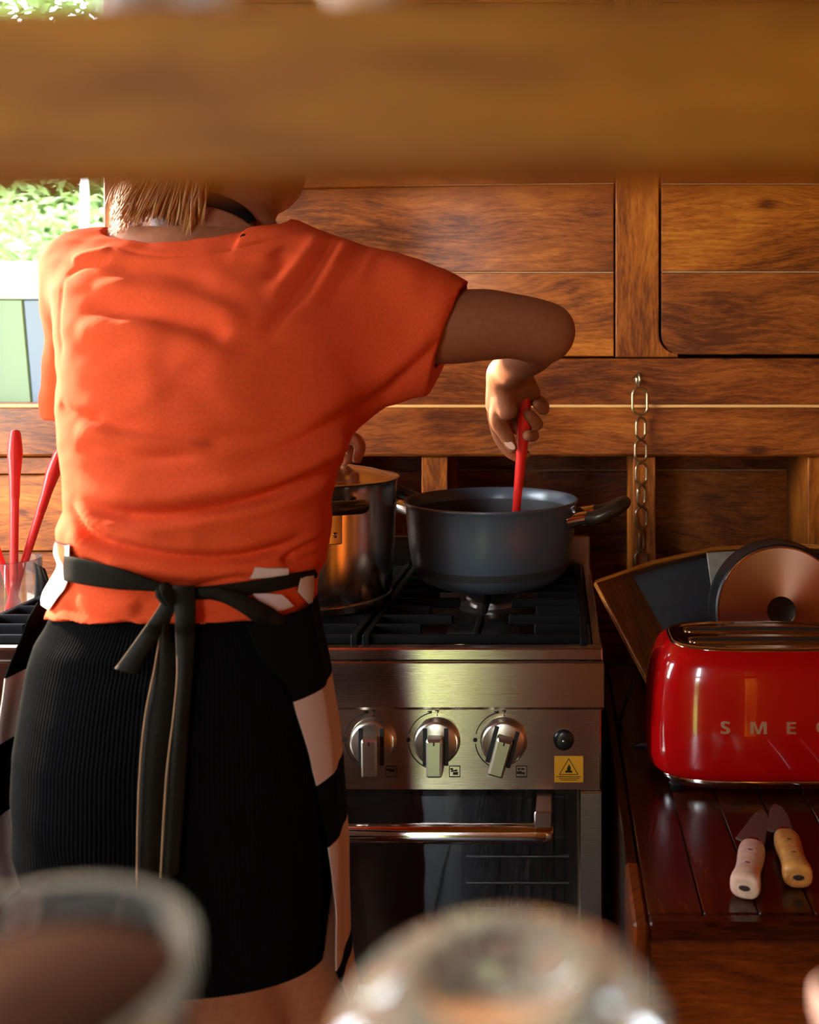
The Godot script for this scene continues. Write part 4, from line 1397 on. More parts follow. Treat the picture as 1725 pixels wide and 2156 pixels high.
func build_counter() -> void:
	var t := thing("low_counter", "low dark red varnished wooden counter carrying the toaster", "counter", Vector3.ZERO)
	var x0 := 0.0922
	var k := 0
	while x0 < 1.0:
		var w := 0.0565
		part("plank", MB.new().box(Vector3(x0 + w / 2, CT - 0.009, -(CF + 0.017 + 1.76) / 2), Vector3(w, 0.018, 1.76 - CF - 0.017), 0.0012, 2, off()).mesh(), mat.counter, t)
		x0 += w + 0.0012
		k += 1
	part("front_rail", MB.new().box(Vector3(0.092 + 0.45, CT - 0.0095, -CF - 0.008), Vector3(0.90, 0.019, 0.016), 0.0025, 0, off()).mesh(), mat.counter, t)
	part("front_panel", MB.new().box(Vector3(0.092 + 0.45, (CT - 0.02) / 2, -CF - 0.009), Vector3(0.90, CT - 0.02, 0.014), 0.002, 0, off()).mesh(), mat.cabinet, t)
	part("corner_post", MB.new().box(Vector3(0.0832, CT / 2, -CF - 0.058), Vector3(0.0162, CT, 0.118), 0.0035, 1, off()).mesh(), mat.cabinet, t)
	part("side_board", MB.new().box(Vector3(0.0842, CT / 2 - 0.004, -(CF + 0.12 + 1.76) / 2), Vector3(0.0145, CT - 0.008, 1.76 - CF - 0.122), 0.002, 2, off()).mesh(), mat.counter, t)
	part("back_panel", MB.new().box(Vector3(0.092 + 0.45, (CT - 0.02) / 2, -1.755), Vector3(0.90, CT - 0.02, 0.012), 0.002).mesh(), mat.cabinet, t)

func sring(hw: float, hd: float, y: float, e := 3.4, seg := 96) -> PackedVector3Array:
	var r := PackedVector3Array()
	for k in seg:
		var a := TAU * k / seg
		var c := cos(a)
		var s := sin(a)
		r.append(Vector3(hw * signf(c) * pow(absf(c), 2.0 / e), y, hd * signf(s) * pow(absf(s), 2.0 / e)))
	return r

func build_toaster() -> void:
	var zc := 1.305
	var cx: float = (1624 - VPX) * 1.23 / FOCAL
	var t := thing("toaster", "glossy red toaster with chrome top and raised letters", "toaster", Vector3(cx, CT, -zc))
	var e := 3.6
	var rows := []
	for k in [[0.1495, 0.0870, 0.0195], [0.1545, 0.0915, 0.0220], [0.158, 0.0945, 0.028], [0.1595, 0.096, 0.040], [0.1590, 0.0955, 0.075], [0.1565, 0.0935, 0.115], [0.1525, 0.0905, 0.145], [0.1470, 0.0865, 0.164], [0.1400, 0.0805, 0.177], [0.1330, 0.0745, 0.1835], [0.1275, 0.0695, 0.1860]]:
		rows.append(sring(k[0], k[1], k[2], e))
	part("shell", MB.new().loft(rows, true, true).mesh(), mat.red, t)
	var cap := []
	for k in [[0.1285, 0.0705, 0.1855], [0.1280, 0.0700, 0.1878], [0.1255, 0.0675, 0.1888], [0.118, 0.060, 0.1890], [0.116, 0.058, 0.1875], [0.06, 0.03, 0.1872], [0.0001, 0.0001, 0.1872]]:
		cap.append(sring(k[0], k[1], k[2], 3.4))
	part("top_plate", MB.new().loft(cap, true, true).mesh(), mat.chrome, t)
	for z in [-0.024, 0.026]:
		var ring := []
		for k in [[0.1035, 0.0135, 0.1868], [0.103, 0.0130, 0.1892], [0.1012, 0.0116, 0.1897], [0.0998, 0.0104, 0.1892], [0.099, 0.0100, 0.1870]]:
			ring.append(sring(k[0], k[1], k[2], 6.0, 72))
		var fr := part("slot_frame", MB.new().loft(ring, true, true).mesh(), mat.chrome, t, Vector3(0, 0, z))
		var dk := MB.new().loft([sring(0.0996, 0.0106, 0.1882, 6.0, 72), sring(0.0001, 0.0001, 0.1882, 6.0, 72)], true, true)
		part("slot", dk.mesh(), mat.slot, fr)
	var base := []
	for k in [[0.1400, 0.0790, 0.0085], [0.1470, 0.0848, 0.0088], [0.1500, 0.0875, 0.0105], [0.1520, 0.0895, 0.0195], [0.1480, 0.0860, 0.0215]]:
		base.append(sring(k[0], k[1], k[2], e))
	part("base_ring", MB.new().loft(base, true, true).mesh(), mat.chrome, t)
	for sx in [-1.0, 1.0]:
		for sz in [-1.0, 1.0]:
			part("foot", MB.new().lathe(PackedVector2Array([Vector2(0, 0), Vector2(0.009, 0), Vector2(0.010, 0.002), Vector2(0.0105, 0.0095), Vector2(0, 0.0095)]), 20).mesh(), mat.black_plastic, t, Vector3(sx * 0.124, 0.0003, sz * 0.066))
	# raised chrome letters on the front, placed singly
	var font := SystemFont.new()
	font.font_names = PackedStringArray(["Droid Sans"])
	font.font_weight = 700
	var i := 0
	for l in ["S", "M", "E", "G"]:
		var tm := TextMesh.new()
		tm.text = l
		tm.font = font
		tm.font_size = 64
		tm.pixel_size = 0.0155 / 46.0
		tm.depth = 0.0022
		var x := (i - 1.5) * 0.0425
		var y := 0.0935
		var u := absf(x) / 0.1580
		var z := 0.0946 * pow(1.0 - pow(u, e), 1.0 / e)
		var o := part("letter", tm, mat.steel_letter, t, Vector3(x, y, z + 0.0006), "raised chrome letter " + l)
		o.scale = Vector3(1.35, 1.0, 1.0)
		o.rotation.x = -0.05
		i += 1
	# side lever and its track on the right end
	part("lever", MB.new().box(Vector3(0.166, 0.12, 0.0), Vector3(0.022, 0.016, 0.03), 0.004).mesh(), mat.chrome, t)
	# lead
	var cd := thing("power_cord", "thin dark power cord hanging behind the toaster", "cord", Vector3.ZERO)
	part("lead", MB.new().tube(bez([P(1370, 1566, 1.375), P(1335, 1571, 1.38), P(1302, 1592, 1.395), P(1280, 1632, 1.41), P(1272, 1760, 1.42)], 8), 0.0028, 10).mesh(), mat.cord, cd)
	part("upper_lead", MB.new().tube(bez([P(1337, 1430, 1.47), P(1318, 1480, 1.47), P(1296, 1550, 1.46), P(1280, 1640, 1.425), P(1273, 1760, 1.42)], 8), 0.0026, 10).mesh(), mat.cord, cd)

func knife(label: String, butt: Vector3, tip: Vector3, mt: Material, blade_l: float) -> void:
	# lies on the counter: handle from butt towards tip, then blade
	var t := thing("kitchen_knife", label, "knife", butt, "knives on the counter")
	var d := tip - butt
	d.y = 0
	var ang := atan2(-d.x, -d.z)
	t.rotation.y = ang
	# local: -z runs to the tip
	var hl := 0.088
	var rows := []
	for k in [[0.0, 0.010, 0.0085], [0.0015, 0.0145, 0.012], [0.006, 0.0160, 0.0135], [0.014, 0.0158, 0.0133], [0.024, 0.0142, 0.0122], [0.04, 0.0136, 0.0118], [0.058, 0.0146, 0.0120], [0.074, 0.0150, 0.0118], [0.084, 0.0135, 0.0105], [hl, 0.010, 0.009]]:
		var r := PackedVector3Array()
		for i in 28:
			var a := TAU * i / 28
			var c := cos(a)
			var s := sin(a)
			r.append(Vector3(k[1] * signf(c) * pow(absf(c), 0.75), 0.0138 + k[2] * signf(s) * pow(absf(s), 0.75), -k[0]))
		rows.append(r)
	var fine := []
	for i in rows.size() - 1:
		for k in 4:
			var w := k / 4.0
			var r := PackedVector3Array()
			for q in 28:
				r.append(rows[i][q].cubic_interpolate(rows[i + 1][q], rows[maxi(i - 1, 0)][q], rows[mini(i + 2, rows.size() - 1)][q], w))
			fine.append(r)
	fine.append(rows[rows.size() - 1])
	rows = fine
	var hm := MB.new().loft(rows, true, false)
	for e in [0, rows.size() - 1]:
		var nn := Vector3(0, 0, 1 if e == 0 else -1)
		var c0 := hm.q(Vector3(0, 0.0138, rows[e][0].z), nn)
		var id := []
		for p in rows[e]:
			id.append(hm.q(p, nn))
		for i in 28:
			hm.tri(c0, id[i], id[(i + 1) % 28])
	part("handle", hm.mesh(), mt, t)
	part("tang_end", MB.new().lathe(PackedVector2Array([Vector2(0, 0.0012), Vector2(0.0055, 0.0008), Vector2(0.0062, 0)]), 20, Transform3D(Basis(Vector3.RIGHT, PI / 2) * Basis().scaled(Vector3(1, 1, 0.5)), Vector3(0, 0.0135, 0.0002))).mesh(), mat.rivet, t)
	for z in [-0.03, -0.058]:
		part("rivet", MB.new().box(Vector3(0, 0.0257, z), Vector3(0.005, 0.0008, 0.0022), 0.0003).mesh(), mat.rivet, t)
	part("bolster", MB.new().box(Vector3(0, 0.0135, -hl - 0.006), Vector3(0.016, 0.013, 0.015), 0.004).mesh(), mat.bolster, t)
	var bp := PackedVector2Array([Vector2(-0.014, 0.0), Vector2(0.012, 0.0), Vector2(0.0115, blade_l * 0.6), Vector2(0.008, blade_l * 0.88), Vector2(0.001, blade_l), Vector2(-0.006, blade_l * 0.86), Vector2(-0.019, blade_l * 0.2), Vector2(-0.022, 0.004)])
	part("blade", MB.new().prism(bp, 0.0011, -0.0011, 0.0009, 0, Vector2.ZERO, Basis(Vector3.RIGHT, -PI / 2) * Basis(Vector3.UP, 0.0), Vector3(0, 0.0125, -hl - 0.012)).mesh(), mat.blade, t)

func on_counter(px: float, py: float) -> Vector3:
	var d := (EYE_Y - CT) * FOCAL / (py - VPY)
	return P(px, py, d)

func build_knives() -> void:
	knife("small knife with a pale ivory handle on the low counter", on_counter(1568, 1897), on_counter(1601, 1735), mat.ivory, 0.085)
	knife("small knife with a tan yellow handle on the low counter", on_counter(1682, 1874), on_counter(1634, 1722), mat.tan, 0.07)

func build_tray() -> void:
	# big faceted serving tray propped against the wall: slate floor, flared veneered sides
	var t := thing("serving_tray", "large dark faceted tray with wood-veneered sides propped behind the toaster", "tray", Vector3.ZERO)
	var rim := [[1255, 1228, 1.47], [1375, 1186, 1.54], [1500, 1158, 1.60], [1650, 1148, 1.63], [1800, 1158, 1.60], [1925, 1186, 1.54], [2045, 1228, 1.47], [1930, 1440, 1.435], [1860, 1532, 1.43], [1440, 1532, 1.43], [1368, 1440, 1.435]]
	var flr := [[1334, 1214, 1.60], [1412, 1190, 1.63], [1512, 1168, 1.655], [1650, 1160, 1.668], [1788, 1168, 1.655], [1888, 1190, 1.63], [1966, 1214, 1.60], [1880, 1372, 1.53], [1830, 1470, 1.50], [1470, 1470, 1.50], [1414, 1358, 1.535]]
	var m := rim.size()
	var inner := MB.new()
	for i in m:
		var j := (i + 1) % m
		var a: Vector3 = P(rim[i][0], rim[i][1], rim[i][2])
		var b: Vector3 = P(rim[j][0], rim[j][1], rim[j][2])
		var c: Vector3 = P(flr[j][0], flr[j][1], flr[j][2])
		var d: Vector3 = P(flr[i][0], flr[i][1], flr[i][2])
		var nn := (b - a).cross(c - a).normalized()
		if nn.z < 0 and absf(nn.z) > 0.02:
			nn = -nn
		var L := [a, d]
		var R := [b, c]
		var s := MB.new()
		var th := 0.005
		var id := []
		var u := off()
		for p in [[a, 0.0, 0.0], [b, 0.0, 0.25], [c, 0.12, 0.25], [d, 0.12, 0.0]]:
			id.append(s.q(p[0], nn, Vector2(p[2] * 0.5, p[1] * 1.6) + u))
		s.quad(id[0], id[1], id[2], id[3])
		id = []
		for p in [a, b, c, d]:
			id.append(s.q(p - nn * th, -nn))
		s.quad(id[0], id[1], id[2], id[3])
		for e in [[a, b], [b, c], [c, d], [d, a]]:
			var en: Vector3 = (e[1] - e[0]).cross(nn).normalized()
			if en.dot((e[0] + e[1]) * 0.5 - (a + b + c + d) * 0.25) < 0:
				en = -en
			id = []
			for p in [e[0], e[1], e[1] - nn * th, e[0] - nn * th]:
				id.append(s.q(p, en))
			s.quad(id[0], id[1], id[2], id[3])
		part("side_panel", s.mesh(), mat.tray_wood, t)
	var fl := MB.new()
	var cen := Vector3.ZERO
	for p in flr:
		cen += P(p[0], p[1], p[2]) / m
	var c0 := fl.q(cen, Vector3(0, 0.3, 1).normalized())
	var ids := []
	for p in flr:
		ids.append(fl.q(P(p[0], p[1], p[2]), Vector3(0, 0.3, 1).normalized()))
	for i in m:
		fl.tri(c0, ids[i], ids[(i + 1) % m])
	part("tray_floor", fl.mesh(), mat.slate, t)
	# back edge rail
	var edge := []
	for p in rim:
		edge.append(P(p[0], p[1], p[2]))
	part("edge_band", MB.new().tube(edge, 0.003, 8, true).mesh(), mat.tray_wood, t)
	# metal baking sheet standing in the tray
	var bsn := thing("baking_sheet", "worn grey metal baking sheet standing in the dark tray", "baking sheet", Vector3.ZERO)
	var o := P(1488, 1163, 1.565)
	var poly := PackedVector2Array([Vector2(0, 0), Vector2(0.055, 0.003), Vector2(0.060, -0.001), Vector2(0.062, -0.008), Vector2(0.056, -0.05), Vector2(0.056, -0.2), Vector2(0.022, -0.2)])
	part("plate", MB.new().prism(poly, 0.0, -0.003, 0.001, 0, Vector2.ZERO, Basis(Vector3.RIGHT, -0.2), o).mesh(), mat.sheet_metal, bsn)
	# frying pan, underside to the room
	var pc := P(1646, 1287, 1.44)
	var pn := thing("frying_pan", "frying pan standing on edge with its brushed copper-toned base outwards", "pan", pc)
	var R := 0.1035
	var face := Transform3D(Basis(Vector3.RIGHT, PI / 2 - 0.1), Vector3.ZERO)
	part("base_disc", MB.new().lathe(PackedVector2Array([Vector2(0.0225, 0.0), Vector2(0.05, 0.0), Vector2(R * 0.935, 0.0)]), 120, face).mesh(), mat.disc, pn)
	part("hub", MB.new().lathe(PackedVector2Array([Vector2(0, -0.0012), Vector2(0.0205, -0.001), Vector2(0.0225, 0.0)]), 48, face).mesh(), mat.disc_core, pn)
	part("base_edge", MB.new().lathe(PackedVector2Array([Vector2(R * 0.933, 0.0005), Vector2(R * 0.955, 0.0008), Vector2(R * 0.962, -0.001)]), 96, face).mesh(), mat.chrome, pn)
	part("wall", MB.new().lathe(PackedVector2Array([Vector2(R * 0.96, -0.001), Vector2(R * 0.99, -0.003), Vector2(R * 1.0, -0.007), Vector2(R * 1.03, -0.036), Vector2(R * 1.045, -0.038), Vector2(R * 1.02, -0.037), Vector2(R * 0.97, -0.006), Vector2(0, -0.004)]), 96, face).mesh(), mat.pan_black, pn)
	var hb := face.basis * Vector3(0.97, 0, -0.24)
	part("handle", MB.new().tube(bez([hb * (R * 1.0) + face.basis * Vector3(0, -0.026, 0), hb * (R + 0.06) + face.basis * Vector3(0, -0.034, 0), hb * (R + 0.16) + face.basis * Vector3(0, -0.03, 0)], 6), 0.009, 12, false, 0.7).mesh(), mat.bakelite, pn)

# ---------------------------------------------------------------- the cook

# cross-sections of the shirt by picture row: row, left, right, depth of the middle, half depth
const SHIRT := [
	[1330, 100, 655, 1.000, 0.114], [1300, 92, 662, 1.000, 0.116], [1275, 92, 668, 1.000, 0.114], [1245, 108, 668, 0.999, 0.106], [1215, 130, 672, 0.998, 0.099],
	[1185, 136, 688, 0.998, 0.103], [1145, 121, 694, 0.998, 0.111], [1100, 117, 700, 1.000, 0.112], [1060, 133, 697, 1.000, 0.106], [1010, 130, 710, 1.005, 0.107],
	[960, 124, 728, 1.010, 0.109], [910, 119, 744, 1.018, 0.111], [860, 114, 758, 1.028, 0.113], [800, 118, 775, 1.040, 0.115], [700, 112, 780, 1.060, 0.115],
	[620, 104, 765, 1.080, 0.107], [560, 110, 735, 1.095, 0.093], [520, 134, 700, 1.105, 0.074], [497, 176, 662, 1.110, 0.058], [480, 236, 636, 1.115, 0.044], [462, 470, 614, 1.120, 0.030]]
# the raised right sleeve by picture column: column, top, bottom, depth of the middle, half depth
const SLEEVE := [
	[560, 478, 905, 1.100, 0.080], [700, 510, 905, 1.100, 0.082], [760, 519, 886, 1.100, 0.080], [820, 529, 852, 1.100, 0.075], [880, 545, 833, 1.098, 0.070], [930, 564, 828, 1.098, 0.066], [990, 594, 830, 1.100, 0.061]]
const SKIRT := [
	[2060, 118, 688, 1.000, 0.106], [1980, 92, 697, 0.998, 0.110], [1900, 62, 702, 0.996, 0.115], [1830, 42, 706, 0.992, 0.119], [1740, 25, 711, 0.990, 0.123],
	[1650, 22, 712, 0.990, 0.125], [1560, 25, 708, 0.991, 0.123], [1480, 38, 700, 0.993, 0.119], [1400, 52, 690, 0.996, 0.112], [1340, 70, 677, 0.998, 0.104], [1290, 100, 656, 1.000, 0.098], [1215, 150, 652, 1.000, 0.088]]
# creases of the shirt: points, depth in mm (minus sinks), width in picture points
const FOLDS := [
	[[[200, 560], [300, 566], [380, 578], [470, 600]], -2.6, 20.0], [[[185, 604], [300, 612], [440, 640], [540, 680]], 3.0, 20.0], [[[165, 646], [290, 656], [420, 684], [500, 712]], -4.2, 18.0],
	[[[150, 690], [280, 694], [420, 726], [520, 760]], 3.0, 24.0], [[[120, 735], [260, 742], [400, 770]], -1.8, 26.0],
	[[[948, 676], [900, 726], [840, 778], [770, 832], [690, 892], [600, 944], [500, 975]], -4.6, 15.0], [[[930, 652], [860, 722], [770, 792], [680, 850], [580, 900]], 4.4, 28.0],
	[[[900, 810], [830, 842], [760, 878], [690, 930], [620, 985]], 3.0, 20.0], [[[752, 940], [700, 976], [640, 1010], [550, 1044], [450, 1064], [350, 1072], [250, 1066], [140, 1040]], -6.5, 11.0],
	[[[745, 915], [690, 950], [620, 986], [520, 1018], [400, 1036], [270, 1034], [150, 1010]], 5.5, 26.0], [[[740, 985], [660, 1036], [560, 1070], [460, 1092], [360, 1100], [250, 1092]], 3.0, 18.0],
	[[[140, 1056], [210, 1108], [290, 1132], [360, 1146], [480, 1162], [600, 1150], [690, 1108]], -7.0, 11.0], [[[160, 1040], [230, 1090], [310, 1114], [420, 1132], [540, 1130], [640, 1105]], 5.0, 20.0],
	[[[150, 1115], [240, 1150], [340, 1172], [480, 1188], [600, 1180]], 4.0, 20.0], [[[205, 1164], [280, 1196], [340, 1220]], -4.0, 10.0], [[[260, 1170], [330, 1200], [350, 1222]], 3.5, 12.0],
	[[[430, 1232], [470, 1210], [540, 1196]], -3.5, 10.0], [[[596, 1192], [634, 1164], [690, 1146]], -6.0, 12.0], [[[610, 1196], [660, 1184], [692, 1172]], -4.0, 9.0], [[[618, 1140], [670, 1130], [700, 1110]], 5.0, 14.0],
	[[[150, 868], [220, 884], [297, 900], [420, 914], [540, 912], [640, 894]], -3.0, 16.0], [[[150, 900], [240, 915], [360, 930], [470, 930]], 2.2, 18.0], [[[160, 936], [240, 950], [320, 960], [450, 950]], -2.4, 14.0],
	[[[100, 850], [130, 866], [180, 874], [230, 880]], -2.5, 10.0], [[[120, 545], [160, 530], [215, 520]], 2.0, 10.0], [[[110, 580], [160, 556], [225, 545]], -1.6, 9.0], [[[112, 570], [106, 640], [105, 700], [112, 760]], -1.0, 6.0],
	[[[676, 478], [660, 530], [632, 590], [590, 660], [560, 720]], -4.4, 14.0], [[[640, 470], [626, 525], [596, 580], [560, 640]], 2.8, 18.0], [[[706, 480], [690, 530], [668, 590], [630, 660]], 3.2, 17.0], [[[736, 486], [724, 535], [704, 590], [676, 650]], -2.4, 14.0], [[[768, 490], [752, 545], [730, 600]], 1.6, 18.0],
	[[[560, 520], [580, 545], [560, 590]], -2.4, 16.0], [[[962, 596], [928, 700], [890, 806]], -1.6, 4.5], [[[955, 610], [940, 640], [920, 700]], -3.0, 12.0],
	[[[214, 512], [260, 524], [330, 535], [420, 531], [485, 516], [545, 496], [600, 484]], -1.3, 4.0], [[[300, 640], [330, 760], [350, 860]], 1.6, 40.0], [[[560, 660], [590, 780], [560, 880]], -2.0, 50.0],
	[[[160, 1240], [260, 1256], [330, 1262]], 2.6, 14.0], [[[130, 1262], [230, 1282], [330, 1296]], -2.4, 10.0], [[[430, 1280], [500, 1276], [560, 1264]], -2.4, 10.0], [[[104, 1290], [250, 1308], [370, 1316], [520, 1302]], -1.0, 4.0]]

const SHIRT_HEM := 1.0150
const SKIRT_HEM := 0.6455
var sh_y := PackedFloat32Array()
var sh_t := []
var sl_t := []
var sk_t := []
var arm := Bones.new()
var sleeve_l := Bones.new()
var nape := Bones.new()
const LN := 1200
var sh_lut := PackedVector4Array()
var sl_lut := PackedVector4Array()
var sk_lut := PackedVector4Array()
var cuff_p := Vector3.ZERO
var cuff_n := Vector3.ZERO
var collar := PackedFloat32Array()

func section(r: Array) -> Array:
	# an oval whose outline, seen from the room, spans the two measured edges
	var l := P(r[1], r[0], r[3])
	var q := P(r[2], r[0], r[3])
	var cx := (l.x + q.x) / 2
	var hw := (q.x - l.x) / 2
	for it in 4:
		var lo := 1e9
		var hi := -1e9
		for k in 90:
			var c := cos(TAU * k / 90)
			var s := sin(TAU * k / 90)
			var e := pow(pow(absf(c), 2.3) + pow(absf(s), 2.3), -1.0 / 2.3)
			var u: float = (cx + hw * c * e) / (r[3] - r[4] * s * e)
			lo = minf(lo, u)
			hi = maxf(hi, u)
		var el: float = (r[1] - VPX) / FOCAL - lo
		var er: float = (r[2] - VPX) / FOCAL - hi
		cx += (el + er) * 0.5 * r[3]
		hw += (er - el) * 0.5 * r[3]
	return [l.y, cx, hw, l.z, r[4]]

func prepare_tables() -> void:
	for r in SHIRT:
		sh_t.append(section(r))
	for r in SKIRT:
		sk_t.append(section(r))
	for r in SLEEVE:
		var a := P(r[0], r[1], r[3])
		var b := P(r[0], r[2], r[3])
		sl_t.append([a.x, (a.y + b.y) / 2, (a.y - b.y) / 2, a.z, r[4]])
	for i in LN + 1:
		# shirt and skirt over y 0.5 .. 1.7, sleeve over x -0.4 .. 0.2
		var y := 0.5 + 1.2 * i / LN
		var s := lut(sh_t, y)
		sh_lut.append(Vector4(s[1], s[2], s[3], s[4]))
		s = lut(sk_t, y)
		sk_lut.append(Vector4(s[1], s[2], s[3], s[4]))
		s = lut(sl_t, -0.4 + 0.6 * i / LN)
		sl_lut.append(Vector4(s[1], s[2], s[3], s[4]))
	cuff_p = P(979, 601, 1.09)
	cuff_n = Vector3(218, 75, 0).normalized()
	cuff_n.y = -cuff_n.y
	# neckline: lowest cloth height over x -0.6 .. 0.0
	var nl := [[200, 470], [214, 491], [240, 501], [290, 512], [340, 517], [400, 514], [450, 506], [500, 491], [545, 476], [585, 466], [600, 440]]
	var tb := []
	for p in nl:
		var w := P(p[0], p[1], 1.06)
		tb.append([w.x, w.y])
	for i in 601:
		var x := -0.6 + 0.001 * i
		collar.append(lut(tb, x)[1])
	sleeve_l.chain([P(186, 572, 1.105), P(180, 640, 1.115), P(184, 720, 1.13), P(158, 842, 1.165), P(160, 858, 1.17)], [0.047, 0.049, 0.046, 0.040, 0.037], 0.03)
	arm.chain([P(860, 690, 1.08), P(960, 688, 1.095), P(1020, 684, 1.105), P(1085, 687, 1.115), P(1145, 694, 1.13)], [0.043, 0.0435, 0.0425, 0.0385, 0.0295], 0.006)
	arm.add(P(1142, 694, 1.13), 0.026, P(1168, 688, 1.137), 0.0140, 0.014)
	nape.chain([P(236, 524, 1.12), P(335, 508, 1.115), P(430, 502, 1.11), P(520, 502, 1.11), P(580, 515, 1.115)], [0.012, 0.031, 0.047, 0.034, 0.010], 0.02)
	nape.chain([P(452, 490, 1.115), P(492, 420, 1.14), P(510, 350, 1.185)], [0.058, 0.054, 0.060], 0.03)

func ell(p: Vector3, t: Vector4, fx: float) -> float:
	# ellipse in x-z: t = centre x, half width, centre z, half depth
	var ux := absf(fx - t.x) / t.y
	var uz := absf(p.z - t.z) / t.w
	var e := pow(pow(ux, 2.3) + pow(uz, 2.3), 1.0 / 2.3)
	return (e - 1.0) * minf(t.y, t.w)

func shirt_at(p: Vector3) -> float:
	var f := clampf((p.y - 0.5) / 1.2 * LN, 0.0, LN - 1.0)
	var i := int(f)
	var t := sh_lut[i].lerp(sh_lut[i + 1], f - i)
	var d := ell(p, t, p.x)
	d = maxf(d, p.y - sh_t[sh_t.size() - 1][0])
	d = maxf(d, SHIRT_HEM + (p.z + 1.0) * 0.157 - p.y)   # the hem rides up at the back
	# raised sleeve
	if p.x > -0.36:
		f = clampf((p.x + 0.4) / 0.6 * LN, 0.0, LN - 1.0)
		i = int(f)
		t = sl_lut[i].lerp(sl_lut[i + 1], f - i)
		var uy := absf(p.y - t.x) / t.y
		var uz := absf(p.z - t.z) / t.w
		var e := (pow(pow(uy, 2.2) + pow(uz, 2.2), 1.0 / 2.2) - 1.0) * minf(t.y, t.w)
		e = maxf(e, sl_t[0][0] - p.x)
		var h := 0.035 - absf(d - e)
		d = minf(d, e) - (h * h / 0.14 if h > 0.0 else 0.0)
	var c := (p - cuff_p).dot(cuff_n)
	d = maxf(d, c)
	if c > -0.016:
		d = maxf(d, 0.004 - arm.at(p))
	if p.x < -0.45:
		var e := sleeve_l.at(p)
		e = maxf(e, (P(0, 884, 1.165).y - p.y))
		var h := 0.03 - absf(d - e)
		d = minf(d, e) - (h * h / 0.12 if h > 0.0 else 0.0)
	# neckline, and the gap between cloth and neck
	if p.y > 1.36:
		var k := clampi(int((p.x + 0.6) * 1000.0), 0, 600)
		d = maxf(d, (p.y - collar[k]) * 0.9)
		if p.y > collar[k] - 0.005:
			d = maxf(d, 0.0035 - nape.at(p))
	return d

func skirt_at(p: Vector3) -> float:
	var f := clampf((p.y - 0.5) / 1.2 * LN, 0.0, LN - 1.0)
	var i := int(f)
	var d := ell(p, sk_lut[i].lerp(sk_lut[i + 1], f - i), p.x)
	d = maxf(d, p.y - sk_t[sk_t.size() - 1][0])
	return maxf(d, SKIRT_HEM + (p.z + 1.0) * 0.235 - p.y)

func cloth_at(p: Vector3) -> float:
	return minf(shirt_at(p), skirt_at(p))

func on_cloth(px: float, py: float, lift := 0.004) -> Vector3:
	# the point of the clothes met along the line of sight, lifted off the cloth
	var d := 0.80
	for i in 90:
		var e := cloth_at(P(px, py, d))
		if e < 0.0006:
			break
		d += maxf(e * 0.6, 0.0008)
		if d > 1.06:
			d = 1.0
			break
	return P(px, py, d - lift)

func fold_at(x: float, y: float, list: Array) -> float:
	var s := 0.0
	for f in list:
		var bb: Rect2 = f[3]
		if not bb.has_point(Vector2(x, y)):
			continue
		var best := 1e9
		var along := 0.0
		var pts: PackedVector2Array = f[0]
		var q := Vector2(x, y)
		for i in pts.size() - 1:
			var c := Geometry2D.get_closest_point_to_segment(q, pts[i], pts[i + 1])
			var d := c.distance_squared_to(q)
			if d < best:
				best = d
				along = (i + c.distance_to(pts[i]) / maxf(1e-6, pts[i].distance_to(pts[i + 1]))) / (pts.size() - 1)
		var w: float = f[2]
		var u := best / (w * w)
		if u < 7.0:
			s += f[1] * exp(-u) * smoothstep(0.0, 0.22, along) * smoothstep(0.0, 0.22, 1.0 - along)
	return s

func build_shirt(person: Node3D) -> void:
	var mb := MB.new()
	var lo := Vector3(P(60, 0, 1.1).x - 0.04, P(0, 1335, 1.0).y, -1.25)
	var hi := Vector3(P(1000, 0, 1.1).x, P(0, 445, 1.12).y, -0.865)
	nets(shirt_at, lo, hi, 0.0033, mb)
	mb.smooth()
	# creases are pressed into the back, the side that faces the room
	var list := []
	for f in FOLDS:
		var pts := PackedVector2Array()
		var bb := Rect2()
		var sp := bez(f[0].map(func(q): return Vector2(q[0], q[1])), 3)
		for q in sp:
			var dep := 0.93 if q.y > 900 else lerpf(1.0, 0.93, clampf((q.y - 500) / 400.0, 0, 1))
			var w := P(q.x, q.y, dep)
			pts.append(Vector2(w.x, w.y))
		var wd: float = f[2] * 0.00049
		bb = Rect2(pts[0], Vector2.ZERO)
		for q in pts:
			bb = bb.expand(q)
		list.append([pts, f[1] * (0.0017 if f[0][0][1] > 860 else 0.0014), wd, bb.grow(wd * 2.7)])
	var fn := FastNoiseLite.new()
	fn.seed = 5
	fn.frequency = 14.0
	fn.fractal_octaves = 2
	for i in mb.v.size():
		var p := mb.v[i]
		var face := smoothstep(-0.1, 0.35, mb.n[i].z)
		var d := 0.0
		if face > 0.0:
			d = fold_at(p.x, p.y, list) * face
		d += fn.get_noise_3d(p.x, p.y * 1.6, p.z) * 0.0016
		mb.v[i] = p + mb.n[i] * d
	mb.smooth()
	part("shirt", mb.mesh(), mat.shirt, person, Vector3.ZERO, "orange-red short-sleeved top with creases")

